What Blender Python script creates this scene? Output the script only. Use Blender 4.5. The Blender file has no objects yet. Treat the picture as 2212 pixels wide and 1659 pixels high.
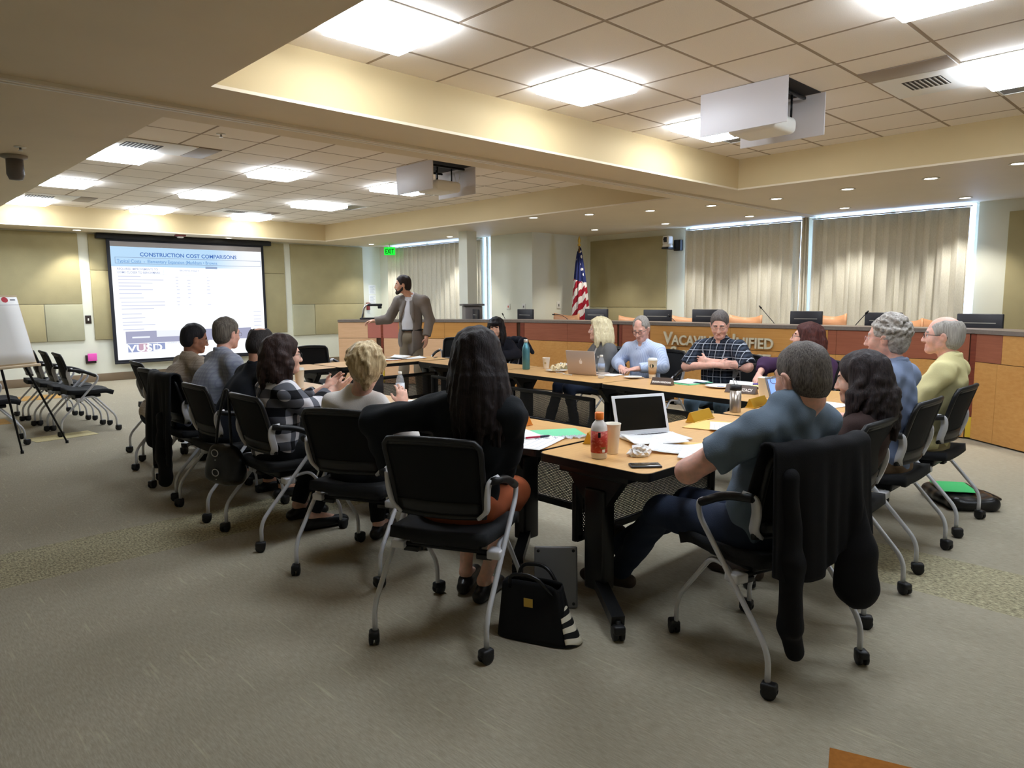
EXPO = 1.35
import bpy, bmesh, math, random
import numpy as np
from mathutils import Vector, Matrix, Euler
random.seed(7)
SC = bpy.context.scene
COL = SC.collection
PI = math.pi
rad = math.radians

# ---------------------------------------------------------------- materials
def lin(c):
    out = []
    for v in c[:3]:
        v = v / 255.0
        out.append(v / 12.92 if v <= 0.04045 else ((v + 0.055) / 1.055) ** 2.4)
    return (out[0], out[1], out[2], 1.0)
MATS = {}
class NT:
    """small helper around a material node tree"""
    def __init__(s, name):
        s.m = bpy.data.materials.new(name); s.m.use_nodes = True
        s.t = s.m.node_tree; s.n = s.t.nodes; s.l = s.t.links
        s.b = s.n['Principled BSDF']; s.out = s.n['Material Output']
    def node(s, typ, **kw):
        n = s.n.new(typ)
        for k, v in kw.items():
            if k.startswith('i_'):
                key = k[2:]
                key = int(key) if key.isdigit() else key
                n.inputs[key].default_value = v
            else: setattr(n, k, v)
        return n
    def link(s, a, b): s.l.new(a, b)
    def obj(s, scale=(1, 1, 1), loc=(0, 0, 0), rot=(0, 0, 0)):
        tc = s.node('ShaderNodeTexCoord'); mp = s.node('ShaderNodeMapping')
        mp.inputs['Scale'].default_value = scale; mp.inputs['Location'].default_value = loc; mp.inputs['Rotation'].default_value = rot
        s.link(tc.outputs['Object'], mp.inputs['Vector']); return mp.outputs['Vector']
    def math(s, op, a, b=None, c=None):
        n = s.node('ShaderNodeMath', operation=op)
        for i, v in enumerate((a, b, c)):
            if v is None: continue
            if isinstance(v, (int, float)): n.inputs[i].default_value = v
            else: s.link(v, n.inputs[i])
        return n.outputs[0]
    def mix(s, f, a, b):
        n = s.node('ShaderNodeMix', data_type='RGBA')
        for sock, v in ((n.inputs[0], f), (n.inputs[6], a), (n.inputs[7], b)):
            if isinstance(v, (int, float, tuple)): sock.default_value = v
            else: s.link(v, sock)
        return n.outputs[2]
    def noise(s, vec, scale, detail=3, rough=.5):
        n = s.node('ShaderNodeTexNoise'); n.inputs['Scale'].default_value = scale
        n.inputs['Detail'].default_value = detail; n.inputs['Roughness'].default_value = rough
        s.link(vec, n.inputs['Vector']); return n.outputs['Fac']
    def ramp(s, f, lo, hi, smooth=False):
        n = s.node('ShaderNodeMapRange'); n.inputs[1].default_value = lo; n.inputs[2].default_value = hi
        if smooth: n.interpolation_type = 'SMOOTHSTEP'
        s.link(f, n.inputs[0]); return n.outputs[0]
    def sep(s, vec):
        n = s.node('ShaderNodeSeparateXYZ'); s.link(vec, n.inputs[0]); return n.outputs
    def bump(s, h, strength=.3, dist=.01):
        n = s.node('ShaderNodeBump'); n.inputs['Strength'].default_value = strength; n.inputs['Distance'].default_value = dist
        s.link(h, n.inputs['Height']); s.link(n.outputs[0], s.b.inputs['Normal'])
    def set(s, rough=.6, metal=0, spec=.4, color=None):
        s.b.inputs['Roughness'].default_value = rough; s.b.inputs['Metallic'].default_value = metal
        s.b.inputs['Specular IOR Level'].default_value = spec
        if color is not None:
            if isinstance(color, tuple): s.b.inputs['Base Color'].default_value = color
            else: s.link(color, s.b.inputs['Base Color'])
        return s.m
def M(name, c=None, rough=.6, metal=0, spec=.4, var=.0, vs=8, bump=0, bs=40):
    """plain or slightly mottled material, made once per name"""
    if name in MATS: return MATS[name]
    t = NT(name); col = lin(c)
    if var:
        v = t.obj(); f = t.noise(v, vs, 4)
        d = tuple(max(0, x * (1 - var)) for x in col[:3]) + (1,); u = tuple(min(1, x * (1 + var)) for x in col[:3]) + (1,)
        color = t.mix(t.ramp(f, .25, .75), d, u)
    else: color = col
    m = t.set(rough, metal, spec, color)
    if bump:
        t.bump(t.noise(t.obj(), bs, 4), bump, .004)
    MATS[name] = m; return m
def emit(name, c, s, dark=False):
    if name in MATS: return MATS[name]
    t = NT(name); t.set(.6, 0, .1 if dark else .2, (.01, .01, .01, 1) if dark else lin(c)); t.b.inputs['Emission Color'].default_value = lin(c); t.b.inputs['Emission Strength'].default_value = s
    MATS[name] = t.m; return t.m

# ---------------------------------------------------------------- objects
def tag(o, label=None, cat=None, group=None, kind=None):
    if label: o['label'] = label
    if cat: o['category'] = cat
    if group: o['group'] = group
    if kind: o['kind'] = kind
    return o
def thing(name, label, cat, loc=(0, 0, 0), rz=0, group=None):
    o = bpy.data.objects.new(name, None); COL.objects.link(o); o.empty_display_size = .05
    o.location = loc; o.rotation_euler = (0, 0, rz)
    return tag(o, label, cat, group)
def link(name, me, parent=None):
    o = bpy.data.objects.new(name, me); COL.objects.link(o)
    if parent is not None: o.parent = parent
    return o
def dup(root, loc, rz, label=None, group=None):
    r = root.copy(); COL.objects.link(r); r.location = loc; r.rotation_euler = (0, 0, rz)
    if label: r['label'] = label
    if group: r['group'] = group
    for ch in list(root.children):
        c = ch.copy(); COL.objects.link(c); c.parent = r
        for g in list(ch.children):
            d = g.copy(); COL.objects.link(d); d.parent = c
    return r

def fillet(pts, r, n=5):
    """round the inner corners of a 3D polyline"""
    P = [Vector(p) for p in pts]; out = [P[0]]
    for i in range(1, len(P) - 1):
        a, b, c = P[i - 1], P[i], P[i + 1]
        u = (a - b); v = (c - b); rr = min(r, u.length * .48, v.length * .48)
        u.normalize(); v.normalize(); p0 = b + u * rr; p2 = b + v * rr
        for k in range(n + 1):
            t = k / n; out.append(p0 * (1 - t) ** 2 + b * 2 * t * (1 - t) + p2 * t * t)
    out.append(P[-1]); return out

class MB:
    """collects shapes into one mesh"""
    def __init__(s): s.v = []; s.f = []; s.mi = []; s.sm = []
    def add(s, vs, fs, mi=0, smooth=False, mat=None):
        o = len(s.v)
        for p in vs:
            p = Vector(p)
            if mat is not None: p = mat @ p
            s.v.append(p[:])
        for f in fs: s.f.append([i + o for i in f]); s.mi.append(mi); s.sm.append(smooth)
        return s
    def box(s, lo, hi, mi=0, mat=None):
        x0, y0, z0 = lo; x1, y1, z1 = hi
        vs = [(x0, y0, z0), (x1, y0, z0), (x1, y1, z0), (x0, y1, z0), (x0, y0, z1), (x1, y0, z1), (x1, y1, z1), (x0, y1, z1)]
        return s.add(vs, [(0, 3, 2, 1), (4, 5, 6, 7), (0, 1, 5, 4), (1, 2, 6, 5), (2, 3, 7, 6), (3, 0, 4, 7)], mi, False, mat)
    def rbox(s, lo, hi, r=.01, seg=2, mi=0, mat=None, smooth=True):
        bm = bmesh.new(); bmesh.ops.create_cube(bm, size=1)
        d = [hi[i] - lo[i] for i in range(3)]; c = [(hi[i] + lo[i]) / 2 for i in range(3)]
        for v in bm.verts: v.co = Vector((v.co.x * d[0] + c[0], v.co.y * d[1] + c[1], v.co.z * d[2] + c[2]))
        bmesh.ops.bevel(bm, geom=list(bm.edges), offset=min(r, min(d) * .49), segments=seg, profile=.5, affect='EDGES')
        bm.verts.index_update(); s.add([v.co.copy() for v in bm.verts], [[v.index for v in f.verts] for f in bm.faces], mi, smooth, mat); bm.free(); return s
    def prism(s, poly, z0, z1, mi=0, mat=None, smooth=False):
        n = len(poly); vs = [(p[0], p[1], z0) for p in poly] + [(p[0], p[1], z1) for p in poly]
        fs = [tuple(range(n - 1, -1, -1)), tuple(range(n, 2 * n))] + [(i, (i + 1) % n, n + (i + 1) % n, n + i) for i in range(n)]
        return s.add(vs, fs, mi, smooth, mat)
    def lathe(s, prof, n=24, mi=0, mat=None, smooth=True):
        vs = []; fs = []
        for (r, z) in prof:
            for k in range(n):
                a = 2 * PI * k / n; vs.append((r * math.cos(a), r * math.sin(a), z))
        for i in range(len(prof) - 1):
            for k in range(n): fs.append((i * n + k, i * n + (k + 1) % n, (i + 1) * n + (k + 1) % n, (i + 1) * n + k))
        fs.append(tuple(range(n - 1, -1, -1))); m = (len(prof) - 1) * n; fs.append(tuple(range(m, m + n)))
        return s.add(vs, fs, mi, smooth, mat)
    def tube(s, pts, r, n=10, mi=0, mat=None, closed=False):
        P = [Vector(p) for p in pts]; R = r if isinstance(r, (list, tuple)) else [r] * len(P)
        vs = []; fs = []; up = None
        for i, p in enumerate(P):
            t = (P[min(i + 1, len(P) - 1)] - P[max(i - 1, 0)]) if not closed else (P[(i + 1) % len(P)] - P[i - 1])
            t.normalize()
            if up is None:
                up = Vector((0, 0, 1)) if abs(t.z) < .9 else Vector((1, 0, 0))
            u = up - t * up.dot(t); u.normalize(); up = u; w = t.cross(u)
            for k in range(n):
                a = 2 * PI * k / n; vs.append(p + (u * math.cos(a) + w * math.sin(a)) * R[i])
        m = len(P)
        for i in range(m if closed else m - 1):
            j = (i + 1) % m
            for k in range(n): fs.append((i * n + k, i * n + (k + 1) % n, j * n + (k + 1) % n, j * n + k))
        if not closed: fs.append(tuple(range(n - 1, -1, -1))); fs.append(tuple(range((m - 1) * n, m * n)))
        return s.add(vs, fs, mi, True, mat)
    def sweep(s, pts, prof, mi=0, up0=(0, 0, 1), mat=None, smooth=False, scale=None):
        """sweep a closed 2D profile (u along up, w across) along a path"""
        P = [Vector(p) for p in pts]; n = len(prof); vs = []; fs = []
        for i, p in enumerate(P):
            t = P[min(i + 1, len(P) - 1)] - P[max(i - 1, 0)]; t.normalize()
            u = Vector(up0); u = u - t * u.dot(t); u.normalize(); w = t.cross(u); k = 1 if scale is None else scale[i]
            for a, b in prof: vs.append(p + u * a * k + w * b * k)
        for i in range(len(P) - 1):
            for k in range(n): fs.append((i * n + k, i * n + (k + 1) % n, (i + 1) * n + (k + 1) % n, (i + 1) * n + k))
        fs.append(tuple(range(n - 1, -1, -1))); fs.append(tuple(range((len(P) - 1) * n, len(P) * n)))
        return s.add(vs, fs, mi, smooth, mat)
    def grid(s, fn, nu, nv, th=0, mi=0, smooth=True, mat=None):
        """surface fn(u,v)->point with thickness th along the normal"""
        P = [[Vector(fn(i / nu, j / nv)) for j in range(nv + 1)] for i in range(nu + 1)]
        N = [[None] * (nv + 1) for _ in range(nu + 1)]
        for i in range(nu + 1):
            for j in range(nv + 1):
                du = P[min(i + 1, nu)][j] - P[max(i - 1, 0)][j]; dv = P[i][min(j + 1, nv)] - P[i][max(j - 1, 0)]
                q = du.cross(dv); N[i][j] = q.normalized() if q.length > 1e-12 else Vector((0, 0, 1))
        vs = []; fs = []; w = nv + 1
        for i in range(nu + 1):
            for j in range(nv + 1): vs.append(P[i][j] + N[i][j] * th * .5)
        for i in range(nu):
            for j in range(nv): fs.append((i * w + j, (i + 1) * w + j, (i + 1) * w + j + 1, i * w + j + 1))
        if th:
            o = len(vs)
            for i in range(nu + 1):
                for j in range(nv + 1): vs.append(P[i][j] - N[i][j] * th * .5)
            for i in range(nu):
                for j in range(nv): fs.append((o + i * w + j, o + i * w + j + 1, o + (i + 1) * w + j + 1, o + (i + 1) * w + j))
            rim = [i * w for i in range(nu + 1)] + [nu * w + j for j in range(1, nv + 1)] + [i * w + nv for i in range(nu - 1, -1, -1)] + [j for j in range(nv - 1, 0, -1)]
            for k in range(len(rim)):
                a, b = rim[k], rim[(k + 1) % len(rim)]; fs.append((b, a, a + o, b + o))
        return s.add(vs, fs, mi, smooth, mat)
    def mesh(s, name, mats):
        me = bpy.data.meshes.new(name); me.from_pydata(s.v, [], s.f)
        for m in (mats if isinstance(mats, (list, tuple)) else [mats]): me.materials.append(m)
        me.polygons.foreach_set('material_index', s.mi); me.polygons.foreach_set('use_smooth', s.sm); me.update(); return me
    def obj(s, name, mats, parent=None, auto=None):
        o = link(name, s.mesh(name, mats), parent)
        if auto:
            try: o.data.set_sharp_from_angle(angle=rad(auto))
            except Exception: pass
        return o
def T(loc=(0, 0, 0), rz=0, rx=0, ry=0):
    return Matrix.Translation(loc) @ Matrix.Rotation(rz, 4, 'Z') @ Matrix.Rotation(ry, 4, 'Y') @ Matrix.Rotation(rx, 4, 'X')
def text(name, body, size, mat, parent, loc, rot, ext=.001, align='LEFT', bold=0, scx=1):
    cu = bpy.data.curves.new(name, 'FONT'); cu.body = body; cu.size = size; cu.extrude = ext; cu.align_x = align; cu.offset = bold
    cu.resolution_u = 3
    o = bpy.data.objects.new(name, cu); COL.objects.link(o)
    dg = bpy.context.evaluated_depsgraph_get(); dg.update()
    me = bpy.data.meshes.new_from_object(o.evaluated_get(dg)); bpy.data.objects.remove(o); bpy.data.curves.remove(cu)
    me.materials.clear(); me.materials.append(mat)
    q = link(name, me, parent); q.location = loc; q.rotation_euler = rot; q.scale = (scx, 1, 1); return q
def struct(name, mb, mats, **kw):
    o = mb.obj(name, mats); o['kind'] = 'structure'; return o
DLW = 34.0
# ---------------------------------------------------------------- setting materials
def carpet():
    t = NT('carpet'); v = t.obj(); x, y, z = t.sep(v)
    fib = t.noise(t.obj((170, 22, 1)), 1.0, 3, .6)          # streaks running along y
    spk = t.noise(t.obj((320, 320, 1)), 1.0, 2, .6)
    blot = t.noise(v, 1.3, 3)
    base = t.mix(t.ramp(fib, .3, .7), lin((146, 138, 120)), lin((172, 164, 145)))
    base = t.mix(t.math('MULTIPLY', t.ramp(spk, .4, .7), .30), base, lin((122, 115, 98)))
    base = t.mix(t.math('MULTIPLY', t.ramp(blot, .35, .65), .20), base, lin((140, 133, 116)))
    line = t.math('MULTIPLY', t.ramp(t.noise(t.obj((60, 3.2, 1)), 1.0, 1), .66, .74), .32)
    base = t.mix(line, base, lin((194, 186, 156)))
    # two woven bands with a shaggier pile
    def band(c, lo, hi):
        return t.math('MULTIPLY', t.math('GREATER_THAN', c, lo), t.math('LESS_THAN', c, hi))
    bx = t.math('MAXIMUM', band(y, 4.45, 5.08), t.math('MULTIPLY', band(x, 3.88, 4.5), t.math('LESS_THAN', y, 4.45)))
    shag = t.noise(t.obj((95, 38, 1), (3, 1, 0)), 1.0, 4, .75)
    sc = t.mix(t.ramp(shag, .36, .64), lin((106, 100, 82)), lin((188, 179, 146)))
    base = t.mix(bx, base, sc)
    m = t.set(.95, 0, .1, base)
    h = t.math('ADD', t.math('MULTIPLY', fib, .5), t.math('MULTIPLY', shag, bx)); t.bump(h, .3, .004)
    return m
def ceil_tile(name):
    t = NT(name); v = t.obj((1 / .6096, 1 / .6096, 1)); x, y, z = t.sep(v)
    def edge(c):
        f = t.math('FRACT', c); return t.math('MINIMUM', f, t.math('SUBTRACT', 1.0, f))
    d = t.math('MINIMUM', edge(x), edge(y))
    g = t.math('LESS_THAN', d, .02)
    n = t.noise(t.obj(), 220, 3, .7)
    base = t.mix(t.ramp(n, .3, .7), lin((232, 222, 210)), lin((246, 238, 226)))
    m = t.set(.9, 0, .15, t.mix(g, base, lin((166, 150, 132))))
    gr = t.ramp(d, .012, .028, True)
    t.bump(t.math('ADD', gr, t.math('MULTIPLY', n, .15)), .6, .006); return m
def fabric_panel(name, c):
    t = NT(name); n = t.noise(t.obj((260, 260, 260)), 1, 3, .7); w = t.noise(t.obj(), 3, 2)
    a = tuple(x * .86 for x in c); b = tuple(min(255, x * 1.08) for x in c)
    m = t.set(.95, 0, .1, t.mix(t.math('MULTIPLY', t.math('ADD', n, w), .5), lin(a), lin(b))); t.bump(n, .25, .003); return m
def wood(name, c1, c2, scale=(60, 4, 4), rough=.4):
    t = NT(name); v = t.obj(scale); n = t.noise(v, 1, 5, .65); n2 = t.noise(t.obj((2.2, 2.2, 2.2)), 1, 2)
    f = t.ramp(t.math('ADD', n, t.math('MULTIPLY', n2, .35)), .42, .92)
    return t.set(rough, 0, .35, t.mix(f, lin(c1), lin(c2)))
WALL = M('wall_paint', (226, 227, 212), .75, var=.03, vs=1.5)
SOFF = M('soffit_paint', (220, 206, 180), .62, spec=.35, var=.03, vs=2)
TRAYP = M('tray_paint', (196, 174, 130), .7, var=.02, vs=2)
CARPET = carpet()
TILE_A = ceil_tile('ceiling_tile')
PANEL = fabric_panel('wall_fabric_olive', (178, 168, 130)); PANEL2 = fabric_panel('wall_fabric_sage', (184, 181, 152))
BASEB = M('baseboard_rubber', (128, 110, 88), .6)
WHITE = M('white_plastic', (226, 224, 216), .45); BLACK = M('black_plastic', (16, 16, 18), .45); GREYP = M('grey_plastic', (120, 118, 116), .5)
CHROME = M('brushed_metal', (190, 190, 192), .28, 1.0); DKMETAL = M('dark_metal', (30, 30, 32), .35, .6)
PAPER = M('paper_white', (238, 238, 236), .8, spec=.2); LIGHT = emit('light_diffuser', (230, 241, 255), 11.0)
SKYW = emit('window_daylight', (170, 205, 255), 2.2)

ZS, ZC = 2.763, 3.122                       # soffit and ceiling heights
GX, GY = 2.251, 4.008                       # ceiling grid origin, near room
FX, FY = 2.196, 8.501                       # ceiling grid origin, far room
TL = .6096
XR, XL, YF, YN = 11.6, -3.2, 15.0, -3.6     # right, left, far, near walls
b = MB(); b.box((XL - .2, YN - .2, -.12), (XR + .2, YF + .2, 0)); struct('floor', b, CARPET)
# suspended tile ceilings above the two trays
def tile_plane(name, ox, oy, x0, y0, x1, y1):
    b = MB(); b.box((x0 - ox, y0 - oy, 0), (x1 - ox, y1 - oy, .03)); o = struct(name, b, TILE_A); o.location = (ox, oy, ZC); return o
NT_, FT_ = (1.77, -3.2, 8.03, 4.40), (1.80, 5.33, 8.03, 14.2)       # tray openings at soffit level (x0,y0,x1,y1)
tile_plane('ceiling', GX, GY, 1.70, -3.3, 8.1, 4.47)
tile_plane('ceiling_2', FX, FY, 1.73, 5.26, 8.1, 14.27)
# soffit slab with two openings, and the tray faces
b = MB()
ys = [YN - .2, NT_[1], NT_[3], FT_[1], FT_[3], YF + .2]
X0, X1 = XL - .2, XR + .2
b.box((X0, ys[0], ZS), (X1, ys[1], ZS + .02)); b.box((X0, ys[2], ZS), (X1, ys[3], ZS + .02)); b.box((X0, ys[4], ZS), (X1, ys[5], ZS + .02))
for (x0, y0, x1, y1) in (NT_, FT_):
    b.box((X0, y0, ZS), (x0, y1, ZS + .02)); b.box((x1, y0, ZS), (X1, y1, ZS + .02))
struct('ceiling_soffit', b, SOFF)
b = MB(); h = .04
for (x0, y0, x1, y1) in (NT_, FT_):
    b.box((x0 - h, y0 - h, ZS + .02), (x0, y1 + h, ZC)); b.box((x1, y0 - h, ZS + .02), (x1 + h, y1 + h, ZC))
    b.box((x0, y0 - h, ZS + .02), (x1, y0, ZC)); b.box((x0, y1, ZS + .02), (x1, y1 + h, ZC))
struct('ceiling_tray', b, TRAYP)
# folding-partition track between the two trays
b = MB(); b.box((X0, 4.93, ZS - .022), (XR, 5.05, ZS), 0); b.box((X0, 4.955, ZS - .027), (XR, 4.972, ZS - .02), 1); b.box((X0, 5.008, ZS - .027), (XR, 5.025, ZS - .02), 1)
struct('trim_1', b, [M('track_beige', (216, 206, 184), .5), M('track_rail', (232, 228, 220), .4)])
# walls
def wall_with_holes(name, axis, pos, th, a0, a1, holes):
    """wall along y (axis x) or along x (axis y); holes = (a_lo, a_hi, z_lo, z_hi)"""
    b = MB()
    def bx(u0, u1, z0, z1):
        if u1 - u0 < 1e-4 or z1 - z0 < 1e-4: return
        if axis == 'x': b.box((pos, u0, z0), (pos + th, u1, z1))
        else: b.box((u0, pos, z0), (u1, pos + th, z1))
    cur = a0
    for (h0, h1, z0, z1) in sorted(holes):
        bx(cur, h0, 0, ZC + .1); bx(h0, h1, 0, z0); bx(h0, h1, z1, ZC + .1); cur = h1
    bx(cur, a1, 0, ZC + .1); return struct(name, b, WALL)
W1, W2, W3, W4 = (5.12, 7.38), (2.72, 4.98), (11.72, 14.62), (10.94, 11.32)
wall_with_holes('wall_right', 'x', XR, .16, YN, 9.75, [(W1[0], W1[1], .85, ZS - .003), (W2[0], W2[1], .85, ZS - .003)])
wall_with_holes('wall_right_recess', 'x', 9.95, .16, 9.75, YF, [(W3[0], W3[1], .85, ZS - .003), (W4[0], W4[1], .85, ZS - .003)])
b = MB(); b.box((10.11, 9.75, 0), (XR + .16, 9.91, ZC + .1)); struct('wall_return', b, WALL)
wall_with_holes('wall_far', 'y', YF, .16, XL, 10.11, [])
wall_with_holes('wall_left', 'x', XL - .16, .16, YN, YF, [])
wall_with_holes('wall_near', 'y', YN - .16, .16, XL - .16, XR + .16, [])
b = MB(); b.box((8.82, 10.36, 0), (9.06, 10.60, ZS)); struct('wall_column', b, WALL)
def glaze(n, x, y0, y1):
    t = thing('window_%d' % n, None, None); t['kind'] = 'structure'
    b = MB(); b.box((x + .09, y0, .85), (x + .10, y1, ZS - .003)); g = b.obj('window_glass', GLASS, t)
    b = MB()
    for (p, q) in ((y0, y0 + .05), (y1 - .05, y1), ((y0 + y1) / 2 - .025, (y0 + y1) / 2 + .025)): b.box((x + .07, p, .85), (x + .12, q, ZS - .003))
    b.box((x + .07, y0, .85), (x + .12, y1, .9)); b.obj('window_frame', WHITE, t)
_g = NT('window_glass'); _g.set(.02, 0, .5, (1, 1, 1, 1)); _tr = _g.node('ShaderNodeBsdfTransparent'); _gl = _g.node('ShaderNodeBsdfGlossy'); _gl.inputs['Roughness'].default_value = .02
_mx = _g.node('ShaderNodeMixShader'); _mx.inputs[0].default_value = .06; _g.link(_tr.outputs[0], _mx.inputs[1]); _g.link(_gl.outputs[0], _mx.inputs[2]); _g.link(_mx.outputs[0], _g.out.inputs[0]); GLASS = _g.m
glaze(1, XR, *W1); glaze(2, XR, *W2); glaze(3, 9.95, *W3); glaze(4, 9.95, *W4)
# baseboards
def base(name, lo, hi):
    b = MB(); b.rbox(lo, hi, .006); struct(name, b, BASEB)
base('baseboard_far', (XL, YF - .016, 0), (9.95, YF, .15)); base('baseboard_left', (XL, YN, 0), (XL + .016, YF, .15)); base('baseboard_right', (XR - .016, YN, 0), (XR, 9.75, .15)); base('baseboard_near', (XL, YN, 0), (XR, YN + .016, .15))
# carpet accent tiles
for k, (x, y, sx, sy, rz, c) in enumerate(((1.80, 9.15, .62, .34, 6, (196, 184, 142)), (2.35, 13.2, .62, .62, 0, (176, 138, 84)), (1.3, 10.85, .5, .5, 0, (176, 138, 84)), (2.19, .66, .31, .31, 20, (150, 96, 42)))):
    b = MB(); b.rbox((-sx / 2, -sy / 2, 0), (sx / 2, sy / 2, .003), .001)
    o = b.obj('carpet_tile', M('carpet_tile_%d' % k, c, .95, spec=.1, var=.12, vs=60)); o.location = (x, y, .0005); o.rotation_euler = (0, 0, rad(rz))
    tag(o, ('pale yellow carpet tile under the easel and the row of spare chairs', 'orange carpet tile by the far wall behind the spare chairs', 'orange carpet tile under the flip chart behind its legs', 'orange carpet tile on the floor at the bottom edge of the picture')[k], 'carpet tile')
# fabric wall panels
def board(lo, hi, m, lab):
    b = MB(); b.rbox(lo, hi, .008); o = b.obj('acoustic_panel', m); tag(o, lab, 'wall panel'); return o
yy0, yy1 = YF - .036, YF - .001
board((.6, yy0, 1.46), (3.43, yy1, 2.735), PANEL, 'large olive fabric wall panel above the flip chart, left of the screen')
board((.6, yy0, .79), (2.82, yy1, 1.455), PANEL, 'low olive fabric wall panel behind the flip chart paper')
board((2.83, yy0, .79), (3.43, yy1, 1.455), PANEL2, 'small grey-green fabric panel beside the light switch, behind the spare chairs')
board((3.60, yy0, 2.08), (7.43, yy1, 2.735), PANEL, 'upper olive fabric wall panel behind the screen casing')
board((3.60, yy0, .79), (7.43, yy1, 2.075), PANEL, 'lower olive fabric wall panel half hidden behind the projection screen')
board((7.58, yy0, 1.40), (9.44, yy1, 2.735), PANEL, 'large olive fabric wall panel between the screen and the posted notices')
board((8.13, yy0, .70), (9.44, yy1, 1.395), PANEL, 'low olive fabric wall panel left of the standing speaker')
board((7.58, yy0, .70), (8.12, yy1, 1.395), PANEL2, 'small grey-green fabric panel right of the screen')
board((XR - .035, 7.77, 1.30), (XR - .001, 9.64, 2.65), PANEL, 'large olive fabric panel between the flag and the white camera')
board((XR - .035, 7.77, .70), (XR - .001, 9.18, 1.295), PANEL, 'lower olive fabric panel behind the monitors near the flag')
board((XR - .035, 9.19, .70), (XR - .001, 9.64, 1.295), PANEL2, 'small grey fabric panel behind the blonde woman, beside the flag')
board((XR - .035, -.6, .75), (XR - .001, 2.36, 2.60), PANEL, 'tan fabric panel right of the curtains at the right edge of the picture')
# curtains
def curtain_mat():
    t = NT('curtain_cloth'); n = t.noise(t.obj((120, 120, 40)), 1, 3, .6)
    m = t.set(.85, 0, .15, t.mix(t.ramp(n, .3, .7), lin((216, 213, 200)), lin((232, 229, 216)))); t.bump(n, .15, .002); return m
CURT = curtain_mat()
def curtain(x, y0, y1, label, pitch=.17, amp=.05, seed=0, gap=.07):
    rng = random.Random(seed); ph = [rng.uniform(-.5, .5) for _ in range(60)]
    L = y1 - y0; nf = max(2, int(L / pitch))
    def fn(u, v):
        y = y0 + L * u; k = u * nf; w = math.sin(2 * PI * k + ph[int(k) % 60] * .8); s = .55 + .45 * v
        sharp = math.copysign(abs(w) ** .75, w)
        return (x + amp * s * sharp + .012 * math.sin(9 * u * nf) * (v), y + .02 * math.sin(2 * PI * k * 2 + 1) * s, .06 + (ZS - gap - .06) * (1 - v))
    t = thing('curtain', label, 'curtain', (0, 0, 0))
    b = MB(); b.grid(fn, nf * 14, 8, .004); b.obj('curtain_panel', CURT, t)
    b = MB(); b.rbox((x - .012, y0 - .02, ZS - gap + .004), (x + .012, y1 + .02, ZS - gap + .022), .003); b.obj('curtain_track', CHROME, t)
curtain(XR - .13, W1[0] + .02, W1[1] - .08, 'pale pleated curtain beside the white camera, left of the two big curtains', seed=1)
curtain(XR - .13, W2[0] + .07, W2[1] - .02, 'pale pleated curtain on the right of the two big ones, behind the seated men', seed=2)
curtain(XR - .20, W2[1] + .02, W1[0] - .02, 'narrow pale curtain strip between the two big curtains', .12, .03, 3, .02)
curtain(9.95 - .12, W3[0] - .1, W3[1] - .12, 'pale pleated curtain behind the standing speaker and the exit sign', .16, .05, 4)
curtain(9.95 - .12, 11.11, W4[1] + .16, 'narrow gathered curtain beside the bright window gap', .1, .04, 5)
# ceiling light panels
GL = 'square fluorescent panels in the tile ceilings'
def light(ox, oy, i, j, label, long=False):
    x, y = ox + i * TL, oy + j * TL; t = thing('ceiling_light', label, 'ceiling light', (x, y, ZC), 0, GL); L = 2 * TL if long else TL
    b = MB(); w = .022
    for lo, hi in (((0, 0, -.008), (L, w, .0)), ((0, TL - w, -.008), (L, TL, .0)), ((0, w, -.008), (w, TL - w, .0)), ((L - w, w, -.008), (L, TL - w, .0))): b.rbox(lo, hi, .003)
    b.obj('frame', WHITE, t)
    e = TL * 1.32 if long else TL - w
    b = MB(); b.rbox((w, w, -.06), (e, TL - w, -.002), .02, 3); b.obj('diffuser', LIGHT, t)  # dropped below the tiles, shaped so its glowing sides brighten the ceiling
    if long:
        b = MB(); b.box((e, w, -.003), (L - w, TL - w, -.001), 0); b.box((e + .03, w + .02, -.0045), (L - .05, TL - .14, -.003), 1); b.obj('reflector', [GREYP, M('reflector_blue', (96, 110, 130), .2, .8)], t)
light(GX, GY, 0, -1, 'bright square ceiling panel nearest the centre top of the picture')
light(GX, GY, 3, -1, 'bright square ceiling panel left of the white projector lift')
light(GX, GY, 6, -1, 'bright ceiling panel half hidden behind the near projector lift', True)
light(GX, GY, 3, -5, 'bright ceiling panel cut by the top edge, upper right')
light(GX, GY, 6, -5, 'bright ceiling panel beside the vent at the right edge', True)
light(GX, GY, 0, -5, 'ceiling panel over the camera side of the near room'); light(GX, GY, 4, -9, 'added rear ceiling panel, out of view, for extra light')  # rear panel is an unseen addition to brighten the near room
FL = [['bright panel beside the blue-grey vent, first of the left column', 'second bright panel of the left column in the far room', 'last bright panel of the left column by the far soffit'],
      ['first bright panel of the middle column, right of centre', 'second bright panel of the middle column in the far room', 'last bright panel of the middle column above the screen'],
      ['bright panel behind the far projector lift', 'second bright panel of the right column, with a grey reflector strip', 'last bright panel of the right column by the far soffit']]
for c in range(3):
    for r in range(3): light(FX, FY, 3 * c, 4 * r - (1 if 0 else 0), FL[c][r], c == 2 and r < 2)
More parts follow.
